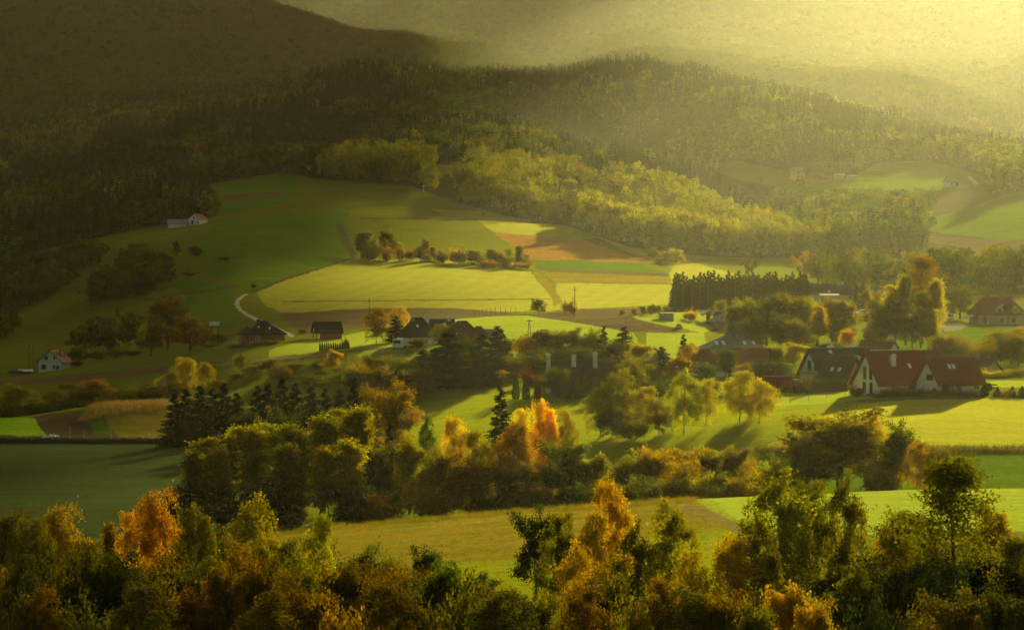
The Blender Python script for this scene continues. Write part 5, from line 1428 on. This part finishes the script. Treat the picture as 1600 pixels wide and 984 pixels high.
# farms on the far slopes
house('yellow_farmhouse', 'bright yellow farmhouse with grey roof on the hazy far slope', 1246, 2060, 280, 33, 8.2, 7.4, 5.0, 2.8, B['yellowwall'], T['far'], ov=.6, wins=[('front', -2, 1, 1.0, 1.3), ('front', 1.0, 1, 1.0, 1.3), ('front', -2, 3.3, 1.0, 1.2), ('right', -.5, 3.2, 1.2, 1.3)], chims=[(1.0, .4, .7, .6, .7, B['brick'])])
house('red_barn', 'low red barn right of the yellow farmhouse', 1291, 2080, 281, 14, 8.5, 6.0, 1.9, 1.8, B['brick'], T['rust'], cat='barn')
house('pale_barn', 'pale boarded barn in the middle of the hazy far farm', 1311, 2085, 280, 8, 7.0, 5.0, 2.8, .8, B['sheet'], B['sheet'], cat='barn', ov=.2)
house('pale_shelter', 'low pale shelter at the right end of the hazy far farm', 1330, 2085, 279, 8, 6.0, 4.5, 1.7, .6, B['sheet'], B['sheet'], cat='barn', ov=.2)
house('brown_shed', 'small brown shed below the yellow farmhouse', 1252, 2045, 285, 10, 5.0, 3.5, 1.5, .7, B['brick'], T['rust'], cat='shed')
house('far_white_house', 'white house with grey roof near the far steep road', 1488, 1935, 291, 6, 9.6, 6.8, 2.6, 2.4, B['white'], T['far'], wins=[('front', -1.2, .8, .9, 1.1), ('front', 2.4, .2, 1.2, 1.9)])
house('white_gabled_farmhouse', 'white gabled farmhouse on the shaded slope', 309, 1610, 351, 66, 8.2, 7.4, 2.9, 2.7, B['white'], T['rust'], ov=.5, wins=[('left', .2, 3.2, .9, 1.0), ('left', 1.0, .2, 1.3, 2.0), ('left', -2.4, .6, 1.0, 1.2)])
house('blue_roofed_barn', 'low barn with blue grey sheet roof left of the white gabled farmhouse', 277, 1605, 354, 4, 10.0, 6.0, 1.6, 2.2, B['white'], B['bluesheet'], cat='barn')
house('upper_barn', 'dark grey barn at the edge of the spruce forest', 273, 1830, 306, 4, 12.0, 7.0, 1.8, 2.9, B['timber'], B['bluesheet'], cat='barn')
house('pale_gabled_cottage', 'pale gabled cottage at the top corner of the stubble field', 896, 1655, 352, -52, 8.0, 5.4, 2.4, 2.3, B['cream'], T['brown'], wins=[('right', 0, 2.4, .7, 1.1)])
house('lit_roofed_cottage', 'small cottage with sunlit roof among the golden trees', 869, 1960, 291, 20, 6.5, 5.0, 2.0, 1.8, B['cream'], T['far'])
house('white_gabled_cottage', 'small white gable among the golden trees on the spur', 893, 1950, 293, -40, 5.5, 4.6, 2.0, 1.9, B['white'], T['far'])
# ---------------------------------------------------------------- poles, cross, board, fences
def pole_thing(name, label, px, D, top, r=.11, arms=(), cat='utility pole', lean=0.0, base=None, group=None, mat=None):
    """arms: (height below top, half length)"""
    x = at(px, D); z0 = gz(x, D) if base is None else row_z(base, D)
    h = row_z(top, D) - z0
    root = empty(name, (x, D, z0), R(12)); tag(root, label, cat, group)
    MB().tube([(0, 0, -.6), (lean*.5, 0, h*.5), (lean, 0, h)], r, 8, r*.65).build('shaft', mat or B['pole'], root, smooth=True)
    for (dz, hl) in arms:
        a = MB().box(lean - hl, lean + hl, -.05, .05, h - dz - .06, h - dz + .06).build('crossarm', B['pole'], root)
        for sx in (-.9, 0, .9):
            MB().cyl((lean + sx*hl, 0, h - dz + .15), .045, .18).build('insulator', B['white_paint'], a)
    return root, h
pole_thing('utility_pole', 'tall utility pole standing in the ploughed field above the open shed', 577, 905, 465, .13, [(1.0, .7)])
pole_thing('utility_pole', 'tall utility pole with a crossarm on the brown field by the track crossing', 898, 862, 447, .14, [(1.2, .6)], base=492)
pole_thing('utility_pole', 'thin utility pole at the right edge of the brown field', 987, 790, 500, .10)
pole_thing('utility_pole', 'pale utility pole before the long dark farmhouse roof', 1238, 955, 446, .11)
pole_thing('utility_pole', 'leaning utility pole beside the low shed', 53, 912, 545, .11, [(.5, .7)], lean=-.6)
pole_thing('utility_pole', 'upright utility pole nearest the low shed', 46, 916, 538, .11, [(.4, .7), (1.2, .7)])
def frame_pole(label, px, D, top, base, half):
    x = at(px, D); z0 = row_z(base, D); h = row_z(top, D) - z0
    root = empty('frame_pole', (x, D, z0), R(5)); tag(root, label, 'utility pole')
    for s in (-1, 1): MB().tube([(s*half, 0, -1.2), (s*half*.55, 0, h*.5), (s*.08, 0, h)], .12, 8, .09).build('leg', B['pole'], root, smooth=True)
    MB().tube([(-half*.5, 0, h*.55), (half*.5, 0, h*.55)], .06, 6).build('brace', B['pole'], root)
    a = MB().box(-.9, .9, -.06, .06, h - .45, h - .3).build('crossarm', B['pole'], root)
    for s in (-.8, 0, .8): MB().cyl((s, 0, h - .2), .06, .22).build('insulator', B['white_paint'], a)
frame_pole('two legged wooden pole on the bright green field', 827, 786, 499, 521, .42)
frame_pole('two legged wooden pole in front of the red mansion', 1580, 868, 462, 512, 1.25)

# wayside cross
D = 1790; x = at(662, D); z0 = gz(x, D); h = row_z(286, D) - z0
c = empty('wayside_cross', (x, D, z0)); tag(c, 'tall pale wayside cross at the foot of the forest on the hilltop', 'cross')
MB().box(-.18, .18, -.15, .15, -.6, h).build('shaft', B['white_paint'], c)
MB().box(-1.35, 1.35, -.14, .14, h*.68, h*.68 + .34).build('crossbeam', B['white_paint'], c)
MB().box(-.7, .7, -.7, .7, -.5, .45).build('plinth', B['concrete'], c)

# white board on two posts
D = 836; x = at(335, D); z0 = gz(x, D); zt, zb = row_z(502.5, D) - z0, row_z(508.5, D) - z0
c = empty('roadside_board', (x, D, z0), R(8)); tag(c, 'blank white board raised on two posts beside the red maple', 'board')
MB().box(-1.45, 1.45, -.08, .08, zb, zt).build('panel', B['white_paint'], c, bevel=.03)
for s in (-.9, .9): MB().box(s - .09, s + .09, .09, .27, -.8, zt - .1).build('post', B['timber'], c)

# lamp post
D = 640; x = at(1050, D); z0 = gz(x, D); h = row_z(573.5, D) - z0
c = empty('street_lamp', (x, D, z0), R(6)); tag(c, 'green street lamp with a white lamp head among the village trees', 'street lamp')
MB().tube([(0, 0, -.4), (0, 0, h*.6), (0, 0, h)], .09, 10, .06).build('shaft', plain('green_steel', (.10, .17, .06), .45), c, smooth=True)
MB().tube([(-.4, 0, h), (.9, 0, h + .02)], .045, 8).build('arm', B['steel'], c)
MB().box(.85, 1.45, -.14, .14, h - .02, h + .14).box(.95, 1.4, -.1, .1, h + .141, h + .3).build('lamp_head', B['white_paint'], c, bevel=.03)

# fences: posts with wires
def fence(name, label, pts, n, hgt, D_of=None, wires=2, r=.045, mat=None, cat='fence'):
    """pts: (px, depth) along the line"""
    pts = np.array(pts, float)
    t = np.linspace(0, 1, n); s = np.linspace(0, 1, len(pts))
    px = np.interp(t, s, pts[:, 0]); dd = np.interp(t, s, pts[:, 1])
    X = (px - HX)/F*dd; Z = ground_z(X, dd)
    root = empty(name, (X[0], dd[0], Z[0])); tag(root, label, cat)
    o = np.array([X[0], dd[0], Z[0]])
    P = np.stack([X, dd, Z], 1) - o
    for p in P:
        k = hgt*trng.uniform(.85, 1.12)
        MB().box(p[0] - r, p[0] + r, p[1] - r, p[1] + r, p[2] - .3, p[2] + k).build('post', mat or B['pole'], root)
    for w_ in range(wires):
        MB().tube([p + np.array([0, 0, hgt*(.9 - .38*w_)]) for p in P], .012, 4).build('wire', B['rust'], root)
    return root
fence('garden_fence', 'wire garden fence with thin posts before the bright lawn', [(1196, 584), (1225, 583), (1330, 588), (1392, 592)], 12, 1.35, wires=3)
fence('field_fence', 'row of tall dark stakes along the top of the bright green field', [(742, 872), (770, 876), (806, 890)], 10, 2.4, r=.07, wires=1)
fence('pasture_fence', 'low wire fence along the edge of the brown field', [(806, 892), (880, 905), (960, 915), (1046, 905)], 16, 1.3, wires=1)
fence('plot_fence', 'low stake fence on the grassy mound beside the dug soil', [(236, 684), (248, 682), (262, 676)], 5, 1.2, wires=1)
fence('orchard_fence', 'dark paling fence at the foot of the windbreak', [(1046, 905), (1068, 905), (1090, 905)], 9, 1.5, wires=2)

# stakes and white rags by the garden plots
for px, top, lab in ((109.5, 666, 'pale stake in the dug garden soil'), (131, 673, 'short yellowish stake at the edge of the dug soil'), (173, 665, 'yellowish stake on the green strip beside the dug soil')):
    D = 645; x = at(px, D); z0 = gz(x, D); h = max(.6, row_z(top, D) - z0)
    o = MB().tube([(0, 0, -.3), (.04, 0, h*.5), (-.03, 0, h)], .06, 7, .05).build('garden_stake', plain('pale_stake', (.45, .42, .20)), None, (x, D, z0)); tag(o, lab, 'stake', 'stakes at the garden plots')
for i, (px, lab) in enumerate(((71.5, 'leftmost white rag on a stick before the drilled green plot'), (79, 'wider white rag on a stick, second of four by the plots'), (84.5, 'slanting white rag on a stick, third of four by the plots'), (89.5, 'rightmost of four white rags before the dug soil'), (234.5, 'white rag on a stick alone on the grassy mound'))):
    D = 646; x = at(px, D); z0 = gz(x, D)
    root = empty('rag_marker', (x, D, z0), R(20*i)); tag(root, lab, 'marker', 'white rags on sticks')
    MB().tube([(0, 0, -.2), (0, 0, 1.0)], .03, 6).build('stick', B['pole'], root)
    n = 7; rag = MB()
    k = trng.uniform(.85, 1.2)
    rag.add([(.06*math.sin(q*1.7), 0, 0.95 - .0*q) if j == 0 else (.30*math.cos(q*.9)*j*k, .10*math.sin(q*2.1 + i)*j, .95 - .22*j*k - .05*q % .11) for j in range(4) for q in range(n)], [(j*n + q, j*n + q + 1, (j+1)*n + q + 1, (j+1)*n + q) for j in range(3) for q in range(n - 1)])
    ob = rag.build('rag', B['white_paint'], root); ob.modifiers.new('thick', 'SOLIDIFY').thickness = .04

# wrapped bales in a row
D = 800
for i in range(5):
    px = 320 + i*5.4; x = at(px, D); z0 = row_z(571.5 - i*.45, D)
    o = MB().cyl((0, 0, .58), .60, 1.0, 'y', 16).build('wrapped_bale', B['bale'], None, (x, D, z0), smooth=False, bevel=.05)
    o.rotation_euler = (0, 0, R(70))
    tag(o, f'{ORD[i]} pale wrapped bale from the left in the row beside the farm track', 'bale', 'wrapped bales by the farm track')

# timber trough in the bright field
D = 770; x = at(849, D); z0 = row_z(519.5, D)
c = empty('timber_trough', (x, D, z0), R(10)); tag(c, 'small brown timber trough on legs in the bright green field', 'trough')
MB().box(-.68, .68, -.35, .35, .45, .85).build('box', B['timber'], c)
for sx in (-.58, .58):
    for sy in (-.28, .28): MB().box(sx - .06, sx + .06, sy - .06, sy + .06, -1.5, .449).build('leg', B['timber'], c)

# woodpile near the grey hut
D = 815; x = at(1061, D); z0 = gz(x, D)
m = MB()
for r_ in range(5):
    for k in range(8 - r_):
        m.cyl((-1.1 + k*.3 + r_*.15, trng.uniform(-.1, .1), .15 + r_*.26), .14, 1.0, 'y', 9)
o = m.build('woodpile', plain('cut_wood', (.24, .16, .085), dirt=.3, scale=5), None, (x, D, z0)); tag(o, 'heap of cut wood lying on the grass right of the grey hut', 'woodpile')

# clipped hedge before the black gabled house
def hedge(name, label, px0, px1, D0, D1, h, w_, color, n=5200):
    x0, x1 = at(px0, D0), at(px1, D1)
    L = math.hypot(x1 - x0, D1 - D0); ang = math.atan2(D1 - D0, x1 - x0)
    z0 = gz((x0 + x1)/2, (D0 + D1)/2)
    rng = np.random.default_rng(int(abs(px0)) + 3)
    side = rng.integers(0, 4, n)
    u = rng.uniform(-L/2, L/2, n); v = rng.uniform(-1, 1, n); z = rng.uniform(0, 1, n)
    hh = h*(1 + .05*np.sin(u*1.3) + .03*np.sin(u*4))
    Y = np.where(side == 0, -w_/2, np.where(side == 1, w_/2, v*w_/2)); Z = np.where(side >= 2, hh, z*hh)
    P = np.stack([u, Y, Z], 1) + rng.normal(0, .06, (n, 3))
    V, Fq = cards(P, rng.uniform(.07, .15, n), rng, .6)
    me = mesh_from('hedge_leaves', V, Fq, [NEEDLE]); with_leaf_attr(me, rng.uniform(.1, .9, n))
    root = empty(name, ((x0 + x1)/2, (D0 + D1)/2, z0), ang); tag(root, label, 'hedge')
    o = link('foliage', me, root); o.color = (*PAL[color], 1)
    MB().box(-L/2 + .15, L/2 - .15, -w_/2 + .15, w_/2 - .15, -.3, h*.88).build('inner_twigs', B['timber'], root)
hedge('clipped_hedge', 'long clipped green hedge before the black gabled house', 1240, 1322, 612, 616, 2.5, 1.6, 'green')
hedge('red_hedge', 'low russet hedge below the white house with red roofs', 1376, 1530, 584, 574, 1.1, 1.0, 'russet', 5200)
hedge('dark_hedge', 'dark hedge along the foot of the garden plots', -60, 285, 636, 632, 1.0, 1.6, 'darkgreen', 7000)
hedge('lamp_hedge', 'clipped dark hedge right of the green street lamp', 1000, 1046, 640, 640, 2.3, 1.5, 'darkgreen', 4000)

# vehicles
def wheel(parent, x, y, r, w_=.28):
    o = MB().cyl((x, y, r), r, w_, 'y', 18).build('wheel', B['black'], parent)
    MB().cyl((x, y, r), r*.55, w_ + .03, 'y', 12).build('rim', B['steel'], o)
def lorry(label, px, D, base, rot, L=7.0, Hh=3.5, front_box=True, group='lorries and cars parked by the yard'):
    root = empty('lorry', (at(px, D), D, row_z(base, D)), R(rot)); tag(root, label, 'lorry', group)
    cab = MB(); cab.add([(-L/2, -1.2, .55), (-L/2, 1.2, .55), (-L/2, 1.2, 1.5), (-L/2, -1.2, 1.5), (-L/2 + .25, 1.15, 2.75), (-L/2 + .25, -1.15, 2.75), (-L/2 + 2.0, -1.15, 2.75), (-L/2 + 2.0, 1.15, 2.75), (-L/2 + 2.0, -1.2, .55), (-L/2 + 2.0, 1.2, .55)],
        [(0, 3, 2, 1), (3, 5, 4, 2), (5, 6, 7, 4), (6, 8, 9, 7), (0, 1, 9, 8), (0, 8, 6, 5, 3), (1, 2, 4, 7, 9)])
    c = cab.build('cab', B['white_paint'], root, bevel=.05)
    MB().slab([(-L/2 + .0, -1.0, 1.62), (-L/2 + .0, 1.0, 1.62), (-L/2 + .2, 1.0, 2.5), (-L/2 + .2, -1.0, 2.5)], .06).build('windscreen', B['glass'], c)
    for s in (-1, 1): MB().box(-L/2 - .06, -L/2 + .03, s*.85 - .18, s*.85 + .18, .8, 1.0).build('headlight', B['skyglass'], c)
    if front_box: MB().box(-L/2 + 2.15, L/2, -1.22, 1.22, .95, Hh).build('box_body', B['white_paint'], root, bevel=.04)
    MB().box(-L/2 + .3, L/2, -.5, .5, .55, .9).build('chassis', B['black'], root)
    for x_ in (-L/2 + 1.0, L/2 - 1.4):
        for s in (-1, 1): wheel(root, x_, s*1.02, .48)
def car(label, px, D, base, rot, paint, kind='car', group=None, van=False):
    root = empty('van' if van else 'car', (at(px, D), D, row_z(base, D)), R(rot)); tag(root, label, 'van' if van else 'car', group)
    prof = [(-2.1, .35), (-2.15, .75), (-1.2, .95), (-.55, 1.45), (1.2, 1.5), (2.0, .95), (2.1, .4)] if not van else [(-2.4, .4), (-2.4, 1.0), (-1.7, 1.25), (-1.1, 2.05), (2.3, 2.1), (2.4, .45)]
    n = len(prof); m = MB()
    m.add([(x, -.82, z) for x, z in prof] + [(x, .82, z) for x, z in prof], [tuple(range(n)), tuple(range(2*n - 1, n - 1, -1))] + [(i, n + i, n + (i+1) % n, (i+1) % n) for i in range(n)])
    b_ = m.build('body', paint, root, bevel=.05)
    g = MB()
    g.box(-.5, 1.2, -.84, .84, 1.0, 1.38) if not van else g.box(-1.25, .2, -.84, .84, 1.35, 1.9)
    g.build('side_window', B['glass'], b_)
    if not van: MB().slab([(-1.18, -.7, 1.0), (-1.18, .7, 1.0), (-.6, .66, 1.42), (-.6, -.66, 1.42)], -.03).build('windscreen', B['glass'], b_)
    else: MB().slab([(-1.7, -.7, 1.32), (-1.7, .7, 1.32), (-1.16, .66, 1.98), (-1.16, -.66, 1.98)], -.03).build('windscreen', B['glass'], b_)
    for x_ in (-1.35, 1.3):
        for s in (-1, 1): wheel(root, x_, s*.74, .32, .2)
lorry('tall white lorry parked left of the round tree by the red mansion', 1473, 915, 501, 78, 6.0, 3.6)
lorry('white flatbed lorry with dark windscreen right of the taller white lorry', 1484, 905, 503, 84, 5.5, 2.4, front_box=False)
car('white car parked in front of the two white lorries', 1472.5, 895, 503.5, 82, B['white_paint'], group='lorries and cars parked by the yard')
lorry('white lorry half hidden by bushes beside the tall russet birch', 626, 752, 546, 70, 5.5, 2.9, group=None)
car('white car on the yard between the tall trees', 1347, 850, 492, 20, B['white_paint'])
car('silver car beside the pale roofed hut', 1105, 862, 493, 10, B['steel'])
car('pale blue car below the yellow farmhouse', 1261, 2050, 284.5, 30, plain('pale_blue_paint', (.30, .45, .62), .3, .5))

# ---------------------------------------------------------------- grass and weeds standing on the near fields: nobody could count them
def grass_proto(name, seed, n, h, spread_, w_):
    rng = np.random.default_rng(seed)
    V, Fc = [], []
    for i in range(n):
        p = np.append(rng.normal(0, spread_, 2), 0); a = rng.uniform(0, 6.28)
        d = np.array([math.cos(a), math.sin(a), 0])*rng.uniform(.15, .5)*h
        s = np.array([-math.sin(a), math.cos(a), 0])*w_
        hh = h*rng.uniform(.55, 1.15)
        k = len(V)
        V += [p - s, p + s, p + d*.5 + s*.7 + [0, 0, hh*.6], p + d*.5 - s*.7 + [0, 0, hh*.6], p + d + [0, 0, hh], p + d + s*.1 + [0, 0, hh]]
        Fc += [(k, k+1, k+2, k+3), (k+3, k+2, k+5, k+4)]
    me = mesh_from(name, np.array(V), np.array(Fc), [LEAF_FAR]); with_leaf_attr(me, rng.uniform(.1, .9, len(Fc)))
    return bpy.data.objects.new(name, me)
def sow(name, label, poly, d0, d1, step, cols, scale, protos, seed):
    rng = np.random.default_rng(seed)
    X, Y = spread(poly, d0, d1, step, rng)
    n = len(X)
    k = np.clip(.5 + .5*_hash_noise(X/6, Y/11, seed) + rng.normal(0, .2, n), 0, .999)
    c = np.array(cols)[(k*len(cols)).astype(int)]*rng.uniform(.8, 1.2, n)[:, None]
    forest(name, label, 'grass', X, Y, protos, c, rng.uniform(*scale, n), rng)
TUFT = [grass_proto('grass_tuft', s, 26, .38, .22, .018) for s in (1, 2, 3)]
WEED = [grass_proto('weed_stems', s, 16, .9, .16, .016) for s in (4, 5)]
sow('bank_grass', 'long dry grass on the lit bank in front of the dark grove', [(-60, 1000), (-60, 800), (1085, 760), (1185, 835), (1190, 1000)], 288, 428, .62, [(.12, .13, .012), (.20, .15, .02), (.26, .17, .025), (.09, .13, .012)], (.7, 1.3), TUFT, 5)
sow('crop_grass', 'short bright crop leaves on the field behind the foreground trees', [(1085, 780), (1180, 774), (1660, 750), (1660, 826), (1300, 836), (1190, 834), (1120, 802)], 330, 430, .75, [(.11, .19, .008), (.14, .21, .01)], (.5, .8), TUFT, 6)
sow('mound_weeds', 'dry weeds along the crest of the garden mound', [(120, 660), (150, 622), (262, 615), (262, 640), (200, 645)], 655, 710, .8, [(.26, .17, .05), (.34, .22, .07), (.16, .14, .02)], (.8, 1.5), WEED, 7)
sow('verge_weeds', 'dark weeds along the ditch between pasture and field', [(1180, 697), (1660, 698), (1660, 709), (1180, 708)], 485, 525, .7, [(.07, .06, .012), (.11, .09, .016), (.05, .06, .01)], (.9, 1.5), WEED, 8)
sow('crest_weeds', 'taller weeds along the top edge of the lit bank', [(-60, 900), (-60, 780), (1085, 740), (1090, 800)], 396, 412, .7, [(.26, .17, .03), (.16, .15, .015)], (.6, 1.2), WEED, 9)
